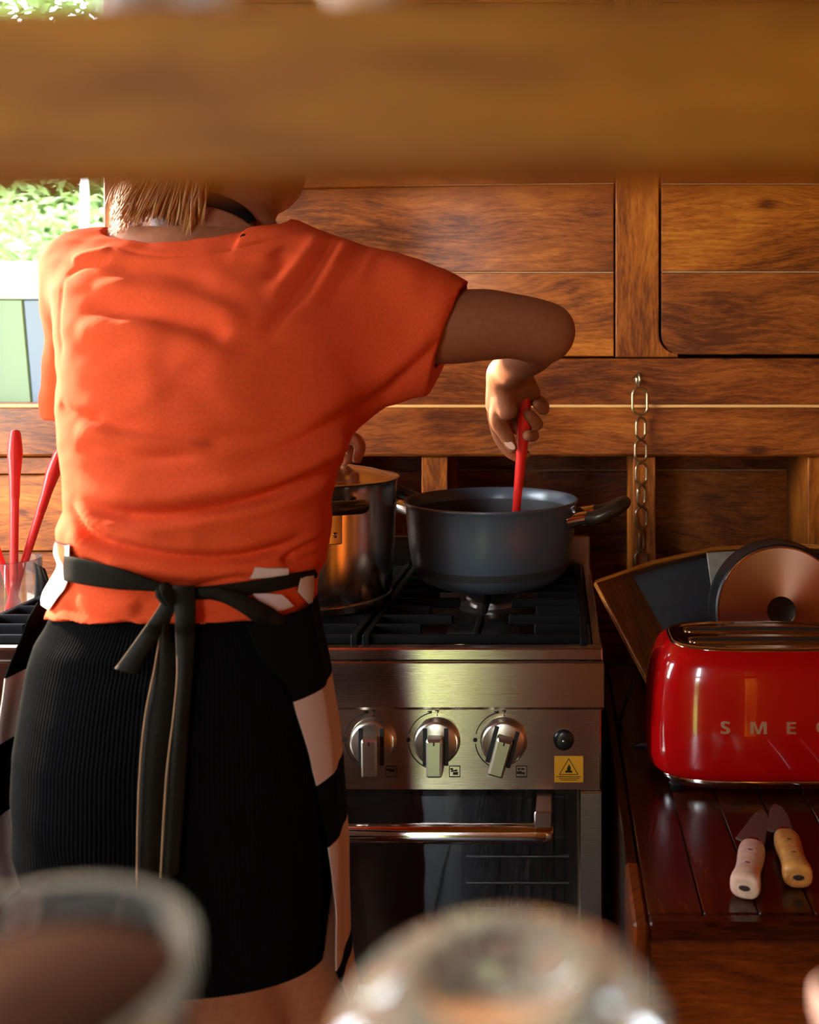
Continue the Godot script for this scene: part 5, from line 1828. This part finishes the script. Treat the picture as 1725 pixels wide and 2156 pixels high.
func build_skirt(person: Node3D) -> void:
	var rows := []
	var seg := 1350
	var ribs := 225
	var N := 110
	for r in N + 1:
		var top: float = sk_t[sk_t.size() - 1][0]
		var s := lut(sk_t, lerpf(SKIRT_HEM, top, r / float(N)))
		var ring := PackedVector3Array()
		for k in seg:
			var a := TAU * k / seg
			var c := cos(a)
			var sn := sin(a)
			var e := pow(pow(absf(c), 2.3) + pow(absf(sn), 2.3), -1.0 / 2.3)
			var y := lerpf(SKIRT_HEM + (s[3] + sn * s[4] * e + 1.0) * 0.235, top, r / float(N))
			var rib := 0.0005 * sin(ribs * a)
			# shallow cross-wise drag folds under the seat
			var back: float = smoothstep(0.1, 0.8, sn)
			var drag: float = back * (0.0016 * sin(y * 95.0 + c * 5.0) * exp(-pow((y - 0.80) / 0.05, 2.0)) + 0.0014 * sin(y * 120.0 - c * 4.0) * exp(-pow((y - 0.99) / 0.02, 2.0)))
			var lift := rib + drag
			ring.append(Vector3(s[1] + c * (s[2] * e + lift), y, s[3] + sn * (s[4] * e + lift)))
		rows.append(ring)
	var hem := PackedVector3Array()
	for p in rows[0]:
		hem.append(Vector3(lerpf(p.x, sk_t[0][1], 0.03), p.y + 0.0005, lerpf(p.z, -1.0, 0.03)))
	rows.push_front(hem)
	var mb := MB.new().loft(rows, true, true)
	mb.smooth()
	part("skirt", mb.mesh(), mat.skirt, person, Vector3.ZERO, "black rib-knit pencil skirt")

func band(parent: Node3D, called: String, mt: Material, pts: Array, lift := 0.004, th := 0.0016, bow := 0.001, steps := 8) -> void:
	# rows of [left x, left y, right x, right y (, extra lift)] laid on the clothes
	var a := bez(pts.map(func(q): return Vector4(q[0], q[1], q[2], q[3])), steps)
	var ex := bez(pts.map(func(q): return Vector2(q[4] if q.size() > 4 else 0.0, 0)), steps)
	var L := []
	var R := []
	var dl := []
	var dr := []
	for i in a.size():
		dl.append(-on_cloth(a[i].x, a[i].y, lift + ex[i].x).z)
		dr.append(-on_cloth(a[i].z, a[i].w, lift + ex[i].x).z)
	for pass_ in 4:      # cloth bridges sudden steps such as the hem beneath it
		for d in [dl, dr]:
			var c: Array = d.duplicate()
			for i in range(1, d.size() - 1):
				d[i] = minf(c[i], (c[i - 1] + c[i] + c[i + 1]) / 3.0)
	for i in a.size():
		L.append(P(a[i].x, a[i].y, dl[i]))
		R.append(P(a[i].z, a[i].w, dr[i]))
	part(called, MB.new().strip(L, R, th, bow).mesh(), mt, parent)

func build_apron(person: Node3D) -> void:
	var ap := Node3D.new()
	ap.name = "apron"
	person.add_child(ap)
	ap.set_meta("label", "black and cream panelled apron tied behind the waist")
	# wrap: row, left, right, how far it reaches round the back on the right and left (degrees)
	var W := [[1262, 96, 660, 46, 6], [1300, 80, 668, 44, 8], [1420, 28, 692, 31, 6], [1560, 6, 712, 26, 5], [1620, 0, 718, 24, 7], [1720, -4, 724, 20, 12], [1800, 0, 728, 18, 17], [1875, 16, 728, 15, 20], [1990, 40, 730, 16, 10], [2092, 70, 742, 6, 4]]
	var rows := []
	var key := []
	for i in 101:
		var py := lerpf(1262, 2092, i / 100.0)
		var w := lut(W, py)
		var zc := 0.995
		var l := P(w[1], py, zc)
		var r := P(w[2], py, zc)
		var cx := (l.x + r.x) / 2
		var A := (r.x - l.x) / 2
		var B := 0.125 + 0.02 * (py - 1262) / 830.0
		var ring := PackedVector3Array()
		for k in 97:
			var a := lerpf(-deg_to_rad(w[3]), PI + deg_to_rad(w[4]), k / 96.0)
			var fl := 1.0 + 0.012 * sin(a * 9.0) * (py - 1262) / 830.0
			var out := 0.007 * smoothstep(0.0, 0.25, maxf(-a, a - PI))
			ring.append(Vector3(cx + (A * fl + out) * cos(a), l.y, -zc - (B * fl + out) * sin(a)))
		rows.append(ring)
		key.append(py)
	# panels: [first row, last row at the right, the same at the left, cream?]
	var seams := [[0, 0], [20, 19], [41, 36], [57, 55], [88, 74], [92, 84], [100, 100]]
	var cream := [false, true, false, true, false, true]
	for s in seams.size() - 1:
		var rr := []
		var n := 14
		for i in n + 1:
			var f := PackedVector3Array()
			for k in 97:
				var u := k / 96.0
				var y0 := lerpf(seams[s][0], seams[s][1], u)
				var y1 := lerpf(seams[s + 1][0], seams[s + 1][1], u)
				var y := clampf(lerpf(y0, y1, i / float(n)), 0.0, 99.99)
				var j := int(y)
				f.append(rows[j][k].lerp(rows[j + 1][k], y - j))
			rr.append(f)
		var back := []
		for f in rr:
			var g := PackedVector3Array()
			for k in 97:
				var c := Vector3(-0.43, f[k].y, -0.995)
				g.append(f[k] + (c - f[k]).normalized() * 0.0016)
			back.append(g)
		var ring_rows := []
		for i in rr.size():
			var ring: PackedVector3Array = rr[i].duplicate()
			var b: PackedVector3Array = back[i]
			b.reverse()
			ring.append_array(b)
			ring_rows.append(ring)
		var mb := MB.new().loft(ring_rows, true, false)
		mb.smooth()
		part("panel", mb.mesh(), mat.cream if cream[s] else mat.apron, ap)
	# stitching along the dark hip panel
	var st := []
	for k in 22:
		st.append(on_cloth(lerpf(601, 662, k / 21.0), lerpf(1304, 1436, k / 21.0), 0.0105))
	var dm := MB.new()
	for k in range(0, 21, 2):
		dm.tube([st[k], st[k].lerp(st[k + 1], 0.9)], 0.00035, 5)
	part("stitching", dm.mesh(), mat.thread, ap)
	# waist ties
	band(ap, "waist_tie", mat.tie, [[136, 1170, 136, 1222], [190, 1182, 188, 1232], [250, 1197, 246, 1240], [300, 1214, 296, 1243], [346, 1230, 340, 1246], [372, 1240, 368, 1256]], 0.0125)
	band(ap, "waist_tie", mat.tie, [[366, 1238, 366, 1262], [420, 1236, 420, 1262], [480, 1230, 480, 1258], [540, 1222, 540, 1250], [600, 1211, 600, 1240], [640, 1204, 645, 1226], [664, 1200, 668, 1214]], 0.005)
	# cream strap ends at the hips
	band(ap, "strap_end", mat.cream, [[117, 1140, 147, 1146], [114, 1165, 146, 1180], [121, 1192, 146, 1208], [104, 1224, 138, 1236], [90, 1250, 122, 1258], [86, 1272, 104, 1284]], 0.010)
	band(ap, "strap_end", mat.cream, [[537, 1194, 526, 1218], [570, 1196, 566, 1216], [606, 1196, 606, 1212]], 0.0035)
	band(ap, "strap_end", mat.cream, [[532, 1250, 560, 1284], [570, 1250, 588, 1286], [592, 1252, 618, 1276]], 0.006)
	band(ap, "strap_end", mat.cream, [[632, 1210, 628, 1246], [646, 1208, 642, 1262], [660, 1208, 656, 1276]], 0.004)
	# knot, bow and tails
	var kn := MB.new()
	var k0 := on_cloth(352, 1246, 0.012)
	kn.tube(bez([on_cloth(338, 1230, 0.008), on_cloth(340, 1250, 0.014), on_cloth(356, 1266, 0.015), on_cloth(366, 1256, 0.010)], 5), [0.004, 0.0045, 0.005, 0.005, 0.005, 0.0055, 0.0055, 0.0055, 0.0055, 0.0055, 0.0055, 0.005, 0.005, 0.0045, 0.004, 0.004], 12, false, 0.6)
	kn.tube(bez([on_cloth(346, 1228, 0.010), on_cloth(352, 1244, 0.017), on_cloth(362, 1262, 0.016), on_cloth(372, 1276, 0.010)], 5), [0.003, 0.004, 0.005, 0.006, 0.0065, 0.0065, 0.0065, 0.0065, 0.0065, 0.006, 0.006, 0.006, 0.0055, 0.005, 0.0045, 0.004], 12, false, 0.55)
	part("knot", kn.mesh(), mat.tie, ap)
	band(ap, "tail", mat.tie, [[346, 1258, 372, 1264, 0.006], [330, 1286, 366, 1290, 0.006], [300, 1330, 338, 1336, 0.004], [268, 1376, 306, 1384, 0.003], [243, 1408, 288, 1421, 0.003]], 0.006, 0.0018, 0.002)
	band(ap, "tail", mat.tie, [[352, 1282, 366, 1284, 0.004], [339, 1327, 356, 1327, 0.003], [324, 1415, 373, 1392], [305, 1520, 366, 1500], [294, 1653, 348, 1636], [290, 1800, 341, 1780], [288, 1990, 334, 1985]], 0.005, 0.0018, 0.003)
	band(ap, "tail", mat.tie, [[364, 1232, 411, 1232, 0.008], [368, 1290, 412, 1290, 0.008], [371, 1350, 410, 1350, 0.006], [372, 1420, 406, 1420, 0.004], [365, 1510, 398, 1510, 0.004], [350, 1650, 390, 1650, 0.003], [340, 1846, 376, 1838, 0.003]], 0.007, 0.0018, 0.003)
	band(ap, "bow_loop", mat.tie, [[418, 1238, 430, 1258, 0.002], [470, 1240, 470, 1268, 0.006], [520, 1254, 508, 1290, 0.010], [566, 1276, 540, 1312, 0.010], [594, 1296, 572, 1326, 0.006], [606, 1308, 590, 1328, 0.0]], 0.006, 0.002, 0.004)
	# pale selvedge along the tail edges
	for e in [[[339, 1327], [324, 1415], [304, 1520], [293, 1653], [289, 1800], [287, 1990]], [[368, 1262], [371, 1330], [373, 1420], [365, 1510], [350, 1640], [338, 1848]], [[344, 1262], [328, 1290], [298, 1332], [266, 1377], [243, 1408]]]:
		var pts := bez(e.map(func(q): return Vector2(q[0], q[1])), 8)
		var pp := []
		for q in pts:
			pp.append(on_cloth(q.x, q.y, 0.0085 if e[0][0] < 360 else 0.0125))
		part("selvedge", MB.new().tube(pp, 0.00075, 6).mesh(), mat.tie_edge, ap)
	# strap round the neck
	var nk := []
	var nk2 := []
	for q in [[424, 402, 428, 432], [462, 410, 458, 438], [500, 426, 488, 448], [526, 446, 512, 460], [541, 466, 524, 470]]:
		nk.append(P(q[0], q[1], 1.066))
		nk2.append(P(q[2], q[3], 1.058))
	part("neck_strap", MB.new().strip(bez(nk, 4), bez(nk2, 4), 0.002, 0.002).mesh(), mat.apron, ap)

func build_body(person: Node3D) -> void:
	var mb := MB.new()
	# right arm and hand in one field
	var h := Bones.new()
	for i in arm.a.size():
		h.add(arm.a[i], arm.ra[i], arm.a[i] + arm.ab[i], arm.ra[i] + arm.dr[i], arm.kk[i])
	h.chain([P(1146, 706, 1.135), P(1118, 735, 1.22), P(1088, 765, 1.315), P(1070, 786, 1.382)], [0.031, 0.0325, 0.0275, 0.0215], 0.03)
	h.add(P(1060, 784, 1.385), 0.0170, P(1086, 788, 1.385), 0.0165, 0.02)
	var Z := 1.425
	var hp := func(x: float, y: float, dz: float) -> Vector3: return P(x, y, Z + dz)
	# palm: back of the hand, thumb mound, heel
	h.add(hp.call(1057, 786, -0.026), 0.0180, hp.call(1048, 850, 0.006), 0.016, 0.02)
	h.add(hp.call(1050, 792, -0.018), 0.0165, hp.call(1046, 856, 0.000), 0.0150, 0.012)
	h.add(hp.call(1074, 796, -0.012), 0.018, hp.call(1066, 866, 0.018), 0.015, 0.014)
	h.add(hp.call(1092, 798, -0.010), 0.016, hp.call(1092, 858, 0.024), 0.014, 0.014)
	h.add(hp.call(1106, 806, -0.012), 0.0165, hp.call(1122, 826, 0.008), 0.0120, 0.008)
	h.add(hp.call(1062, 826, -0.022), 0.0145, hp.call(1068, 862, -0.020), 0.0165, 0.010)
	# thumb
	h.chain([hp.call(1058, 846, -0.016), hp.call(1049, 882, -0.006), hp.call(1066, 916, 0.002), hp.call(1079, 943, 0.008)], [0.0160, 0.0138, 0.0114, 0.0080], 0.006)
	# index, behind the handle with its tip past it
	h.chain([hp.call(1042, 870, 0.014), hp.call(1050, 914, 0.030), hp.call(1070, 948, 0.036), hp.call(1092, 962, 0.040), hp.call(1108, 957, 0.034)], [0.0125, 0.0105, 0.0092, 0.0085, 0.0074], 0.004)
	# middle, ring, little: round the back of the handle, tips coming forward on the right
	h.chain([hp.call(1060, 874, 0.030), hp.call(1092, 902, 0.040), hp.call(1122, 916, 0.026), hp.call(1112, 917, 0.004)], [0.0125, 0.0108, 0.0098, 0.0090], 0.0025)
	h.chain([hp.call(1078, 858, 0.030), hp.call(1114, 878, 0.036), hp.call(1131, 893, 0.014), hp.call(1114, 872, -0.006)], [0.0125, 0.0105, 0.0098, 0.0088], 0.0025)
	h.chain([hp.call(1106, 838, 0.022), hp.call(1138, 846, 0.024), hp.call(1145, 862, 0.006), hp.call(1132, 851, -0.012)], [0.0112, 0.0094, 0.0088, 0.0080], 0.0018)
	var lo := Vector3(P(905, 0, 1.1).x, P(0, 985, 1.44).y, -1.485)
	var hi := Vector3(P(1205, 0, 1.14).x + 0.012, P(0, 585, 1.1).y, -1.03)
	nets(h.at, lo, hi, 0.0028, mb)
	# left arm: shoulder to the hand on the stockpot's lid
	var la := Bones.new()
	la.chain([P(186, 600, 1.11), P(184, 720, 1.135), P(176, 838, 1.17), P(350, 905, 1.27), P(590, 945, 1.385)], [0.036, 0.034, 0.028, 0.030, 0.021], 0.02)
	la.chain([P(590, 945, 1.385), P(660, 938, 1.425), P(705, 930, 1.445)], [0.021, 0.024, 0.021], 0.015)
	for f in [[[705, 925, 1.435], [742, 922, 1.438], [758, 940, 1.440], [752, 966, 1.445]], [[700, 935, 1.45], [728, 935, 1.465], [740, 952, 1.470], [728, 970, 1.470]], [[690, 940, 1.46], [712, 946, 1.485], [716, 962, 1.490], [704, 972, 1.485]], [[670, 940, 1.46], [690, 950, 1.492], [690, 962, 1.495], [680, 970, 1.490]], [[660, 955, 1.42], [690, 966, 1.425], [712, 968, 1.430]]]:
		la.chain(f.map(func(q): return P(q[0], q[1], q[2])), [0.0115, 0.0100, 0.0092, 0.0080], 0.004)
	nets(la.at, Vector3(P(60, 0, 1.2).x - 0.02, P(0, 995, 1.46).y, -1.52), Vector3(P(775, 0, 1.46).x, P(0, 540, 1.1).y, -1.05), 0.0045, mb)
	# neck, shoulders and head
	var hd := Bones.new()
	for i in nape.a.size():
		hd.add(nape.a[i], nape.ra[i], nape.a[i] + nape.ab[i], nape.ra[i] + nape.dr[i], nape.kk[i])
	hd.add(P(506, 300, 1.20), 0.082, P(520, 325, 1.235), 0.072, 0.03)
	hd.add(P(520, 372, 1.20), 0.060, P(566, 372, 1.225), 0.042, 0.03)
	hd.add(P(540, 380, 1.24), 0.045, P(556, 392, 1.285), 0.022, 0.02)
	hd.add(P(536, 300, 1.295), 0.014, P(548, 336, 1.318), 0.0115, 0.012)
	hd.add(P(552, 362, 1.304), 0.009, P(530, 362, 1.304), 0.009, 0.008)
	hd.add(P(600, 318, 1.20), 0.014, P(606, 350, 1.205), 0.010, 0.006)
	hd.add(P(408, 318, 1.22), 0.014, P(404, 350, 1.225), 0.010, 0.006)
	nets(hd.at, Vector3(P(190, 0, 1.12).x, P(0, 570, 1.1).y, -1.345), Vector3(P(690, 0, 1.15).x, P(0, 130, 1.2).y, -1.03), 0.0052, mb)
	# trunk under the clothes, legs and feet
	var bd := Bones.new()
	bd.chain([P(400, 560, 1.11), P(390, 800, 1.06), P(390, 1100, 1.01), P(380, 1300, 1.005)], [0.075, 0.085, 0.085, 0.075], 0.05)
	bd.add(P(300, 560, 1.11), 0.055, P(560, 560, 1.11), 0.055, 0.04)
	bd.add(P(270, 1500, 0.995), 0.085, P(480, 1500, 0.995), 0.085, 0.05)
	bd.add(P(380, 1300, 1.005), 0.075, P(380, 1500, 0.995), 0.085, 0.05)
	var yk := 0.42
	for s in [[P(300, 1560, 0.995), P(492, 2090, 0.985), 0.082, 0.0605, -0.345], [P(500, 1560, 1.0), P(648, 2090, 1.035), 0.080, 0.056, -0.268]]:
		var hip: Vector3 = s[0]
		var th: Vector3 = s[1]
		var knee := Vector3(s[4], 0.46, th.z - 0.01)
		var ank := Vector3(s[4] + 0.005, 0.085, th.z + 0.02)
		bd.chain([hip, th, knee], [s[2], s[3], 0.048], 0.006)
		bd.chain([knee, knee.lerp(ank, 0.35) + Vector3(0, 0, 0.014), ank], [0.048, 0.047, 0.030], 0.015)
		bd.chain([ank, ank + Vector3(0, -0.05, 0.03)], [0.030, 0.026], 0.015)
		bd.add(ank + Vector3(0, -0.055, 0.03), 0.026, ank + Vector3(0.01, -0.062, -0.13), 0.020, 0.015)
	nets(bd.at, Vector3(-0.62, 0.0, -1.24), Vector3(-0.13, 1.44, -0.86), 0.0095, mb)
	mb.smooth()
	part("body", mb.mesh(), mat.skin, person, Vector3.ZERO, "bare brown skin of arms, neck and legs")
	# nails
	var nm := MB.new()
	var tb := Basis(Vector3(0.35, 0.75, 0.0).normalized(), Vector3(-0.75, 0.35, 0.2).normalized(), Vector3(0, 0, 1)).orthonormalized()
	nm.lathe(PackedVector2Array([Vector2(0, 0.0016), Vector2(0.6, 0.0013), Vector2(0.9, 0.0008), Vector2(1.0, -0.0004)]), 18, Transform3D(Basis(Vector3(0.0082, -0.0068, 0.0), Vector3(0, 0, 1) , Vector3(0.0035, 0.0042, 0.0)), P(1073, 936, 1.425 - 0.0045)))
	part("nail", nm.mesh(), mat.nail, person)
	# eyes
	for e in [P(520, 318, 1.303), P(560, 318, 1.292)]:
		var em := MB.new()
		em.lathe(PackedVector2Array([Vector2(0, -0.011), Vector2(0.006, -0.009), Vector2(0.0105, -0.003), Vector2(0.0105, 0.003), Vector2(0.006, 0.009), Vector2(0, 0.011)]), 16)
		part("eye", em.mesh(), mat.eye_white, person, e)

func build_hair(person: Node3D) -> void:
	var mb := MB.new()
	var hb := Bones.new()
	hb.add(P(500, 286, 1.192), 0.094, P(505, 300, 1.225), 0.084, 0.03)
	hb.chain([P(470, 300, 1.15), P(420, 335, 1.135), P(378, 375, 1.085), P(388, 410, 1.078)], [0.075, 0.052, 0.028, 0.012], 0.03)
	hb.chain([P(400, 350, 1.13), P(335, 360, 1.10), P(318, 378, 1.09)], [0.035, 0.016, 0.007], 0.02)
	var cap := func(p: Vector3) -> float: return maxf(hb.at(p), (-1.262 - p.z) + (p.y - P(0, 300, 1.2).y) * -0.6)
	nets(cap, Vector3(P(270, 0, 1.13).x, P(0, 470, 1.1).y, -1.33), Vector3(P(650, 0, 1.2).x, P(0, 110, 1.2).y, -1.05), 0.005, mb)
	mb.smooth()
	var r := RandomNumberGenerator.new()
	r.seed = 17
	for i in 760:
		var u := r.randf()
		var lock := sin(u * 40.0) * 0.5 + 0.5
		var z := 1.062 + r.randf_range(-0.022, 0.014)
		var sx := lerpf(330, 440, u)
		var ex: float
		var ey: float
		if u < 0.16:
			ex = r.randf_range(228, 268)
			ey = lerpf(498, 430, r.randf())
		else:
			ex = lerpf(272, 426, (u - 0.16) / 0.84) + r.randf_range(-10, 10)
			ey = 454.0 + 14.0 * lock + r.randf_range(-30, 14) + 24.0 * exp(-pow((ex - 392) / 16.0, 2.0))
		var a := Vector3(sx + r.randf_range(-12, 12), 322, z)
		var b := Vector3(lerpf(sx, ex, 0.45) + r.randf_range(-6, 6), lerpf(322, ey, 0.45) - 6, z - 0.006)
		var c := Vector3(lerpf(sx, ex, 0.8) + r.randf_range(-5, 5), lerpf(322, ey, 0.78), z - 0.008)
		var d := Vector3(ex, ey, z - 0.003)
		var pts := bez([P(a.x, a.y, a.z), P(b.x, b.y, b.z), P(c.x, c.y, c.z), P(d.x, d.y, d.z)], 4)
		var w := r.randf_range(0.0005, 0.0012)
		var rs := []
		for k in pts.size():
			rs.append(w * (1.0 - 0.85 * pow(k / float(pts.size() - 1), 3.0)))
		mb.tube(pts, rs, 4)
	for i in 26:
		var e := Vector2(r.randf_range(216, 300), r.randf_range(430, 490))
		var z := 1.06 + r.randf_range(-0.02, 0.01)
		var w := bez([P(lerpf(330, 360, r.randf()), 325, z), P(lerpf(320, e.x, 0.55) - 8, 372, z - 0.006), P(e.x + r.randf_range(-4, 10), lerpf(372, e.y, 0.6), z - 0.006), P(e.x, e.y, z)], 5)
		mb.tube(w, 0.00045, 4)
	part("hair", mb.mesh(), mat.hair, person, Vector3.ZERO, "blonde hair hanging to one side")

func build_person() -> void:
	prepare_tables()
	var p := thing("person", "person in orange top, black skirt and apron stirring a pot, seen from behind", "person")
	build_shirt(p)
	print("shirt ", Time.get_ticks_msec())
	build_skirt(p)
	build_apron(p)
	print("apron ", Time.get_ticks_msec())
	build_body(p)
	build_hair(p)
	print("body ", Time.get_ticks_msec())

# ---------------------------------------------------------------- the shelf close to the lens

func build_foreground() -> void:
	var s := thing("serving_shelf", "blurred wooden shelf rail across the picture above the foreground jars", "shelf", Vector3.ZERO)
	var y0: float = P(0, 392, 0.13).y
	var y1: float = P(0, 40, 0.13).y
	part("top_rail", MB.new().box(Vector3(-0.021, (y0 + y1) / 2, -0.128), Vector3(0.92, y1 - y0, 0.014), 0.001, 0, off(), Basis(Vector3.BACK, 0.014)).mesh(), mat.beam, s)
	for x in [-0.44, 0.44]:
		part("upright", MB.new().box(Vector3(x, 1.20, -0.15), Vector3(0.03, 0.36, 0.03), 0.002, 1, off()).mesh(), mat.beam, s)
		part("leg", MB.new().box(Vector3(x, 0.5375, -0.15), Vector3(0.04, 1.075, 0.04), 0.002, 1, off()).mesh(), mat.beam, s)
	part("board", MB.new().box(Vector3(0, 1.0775, -0.14), Vector3(0.94, 0.02, 0.20), 0.002, 0, off()).mesh(), mat.beam, s)
	var yb := 1.0878
	# glass jars on the board
	for j in [["blurred clear glass jar with a domed glass lid, empty", P(1055, 2045, 0.152), 0.0275, false], ["blurred open glass jar filled with ground coffee beside the empty jar", P(20, 2050, 0.150), 0.0270, true]]:
		var c: Vector3 = j[1]
		var H := c.y - yb
		var R: float = j[2]
		var t := thing("glass_jar", j[0], "jar", Vector3(c.x, yb, c.z), "jars close to the lens")
		if j[3]:
			part("body", MB.new().lathe(PackedVector2Array([Vector2(0, 0), Vector2(R * 0.9, 0), Vector2(R, 0.004), Vector2(R * 1.02, H * 0.9), Vector2(R * 1.06, H * 0.97), Vector2(R * 1.05, H), Vector2(R * 0.98, H), Vector2(R * 0.94, H * 0.93), Vector2(R * 0.94, 0.006), Vector2(0, 0.005)]), 64).mesh(), mat.glass, t)
		else:
			part("body", MB.new().lathe(PackedVector2Array([Vector2(0, 0), Vector2(R * 0.9, 0), Vector2(R, 0.003), Vector2(R, H * 0.72), Vector2(R * 0.95, H * 0.80), Vector2(R * 0.86, H * 0.86), Vector2(R * 0.84, H * 0.88), Vector2(R * 0.80, H * 0.88), Vector2(R * 0.82, H * 0.84), Vector2(R * 0.91, H * 0.78), Vector2(R - 0.0018, H * 0.71), Vector2(R - 0.0018, 0.006), Vector2(0, 0.005)]), 64).mesh(), mat.glass, t)
			var ld := part("lid", MB.new().lathe(PackedVector2Array([Vector2(0, H * 0.882), Vector2(R * 0.86, H * 0.882), Vector2(R * 0.97, H * 0.89), Vector2(R * 0.99, H * 0.92), Vector2(R * 0.90, H * 0.955), Vector2(R * 0.66, H * 0.985), Vector2(R * 0.55, H), Vector2(R * 0.45, H * 0.995), Vector2(R * 0.36, H * 0.97), Vector2(0, H * 0.95)]), 64).mesh(), mat.glass, t)
		if j[3]:
			var st := part("ground_coffee", MB.new().lathe(PackedVector2Array([Vector2(0, 0.0055), Vector2(R * 0.93, 0.0065), Vector2(R * 0.93, H * 0.94), Vector2(R * 0.6, H * 0.97), Vector2(0, H * 0.98)]), 48).mesh(), mat.honey, self, Vector3(c.x, yb, c.z))
			tag(st, "brown ground coffee heaped inside the blurred glass jar", "coffee", "", "stuff")
	# small pale cup whose edge shows in the corner
	var cc := P(1790, 2150, 0.24)
	var hb := cc.y + 0.008 - yb
	var cu := thing("egg_cup", "small pale pink ceramic cup at the edge of the shelf", "cup", Vector3(cc.x, yb, cc.z))
	part("bowl", MB.new().lathe(PackedVector2Array([Vector2(0, 0), Vector2(0.006, 0), Vector2(0.0065, 0.002), Vector2(0.004, 0.004), Vector2(0.0075, hb * 0.6), Vector2(0.0098, hb * 0.85), Vector2(0.0098, hb * 0.97), Vector2(0.0085, hb), Vector2(0.007, hb * 0.96), Vector2(0, hb * 0.8)]), 40).mesh(), mat.ceramic_pink, cu)
	# crockery standing on the rail, only its feet in the picture
	for q in [["cream ceramic bowl standing on the shelf rail", 780, mat.ceramic, 0.0052, 24.0], ["pale blue ceramic cup on the shelf rail next to the cream bowl", 432, mat.ceramic_blue, 0.0036, 20.0], ["pale blue ceramic cup on the shelf rail at the window side", 285, mat.ceramic_blue, 0.0040, 20.0]]:
		var f := P(q[1], 22, 0.128)
		var r: float = q[3]
		var t := thing("shelf_cup", q[0], "cup", Vector3(f.x, y1 + 0.0003 + (f.x + 0.021) * 0.014, -0.128))
		part("bowl", MB.new().lathe(PackedVector2Array([Vector2(0, 0), Vector2(r * 0.8, 0), Vector2(r, 0.001), Vector2(r * 1.15, 0.006), Vector2(r * 1.5, 0.02), Vector2(r * 1.6, 0.03), Vector2(r * 1.5, 0.03), Vector2(r * 1.3, 0.015), Vector2(0, 0.004)]), 36).mesh(), q[2], t)
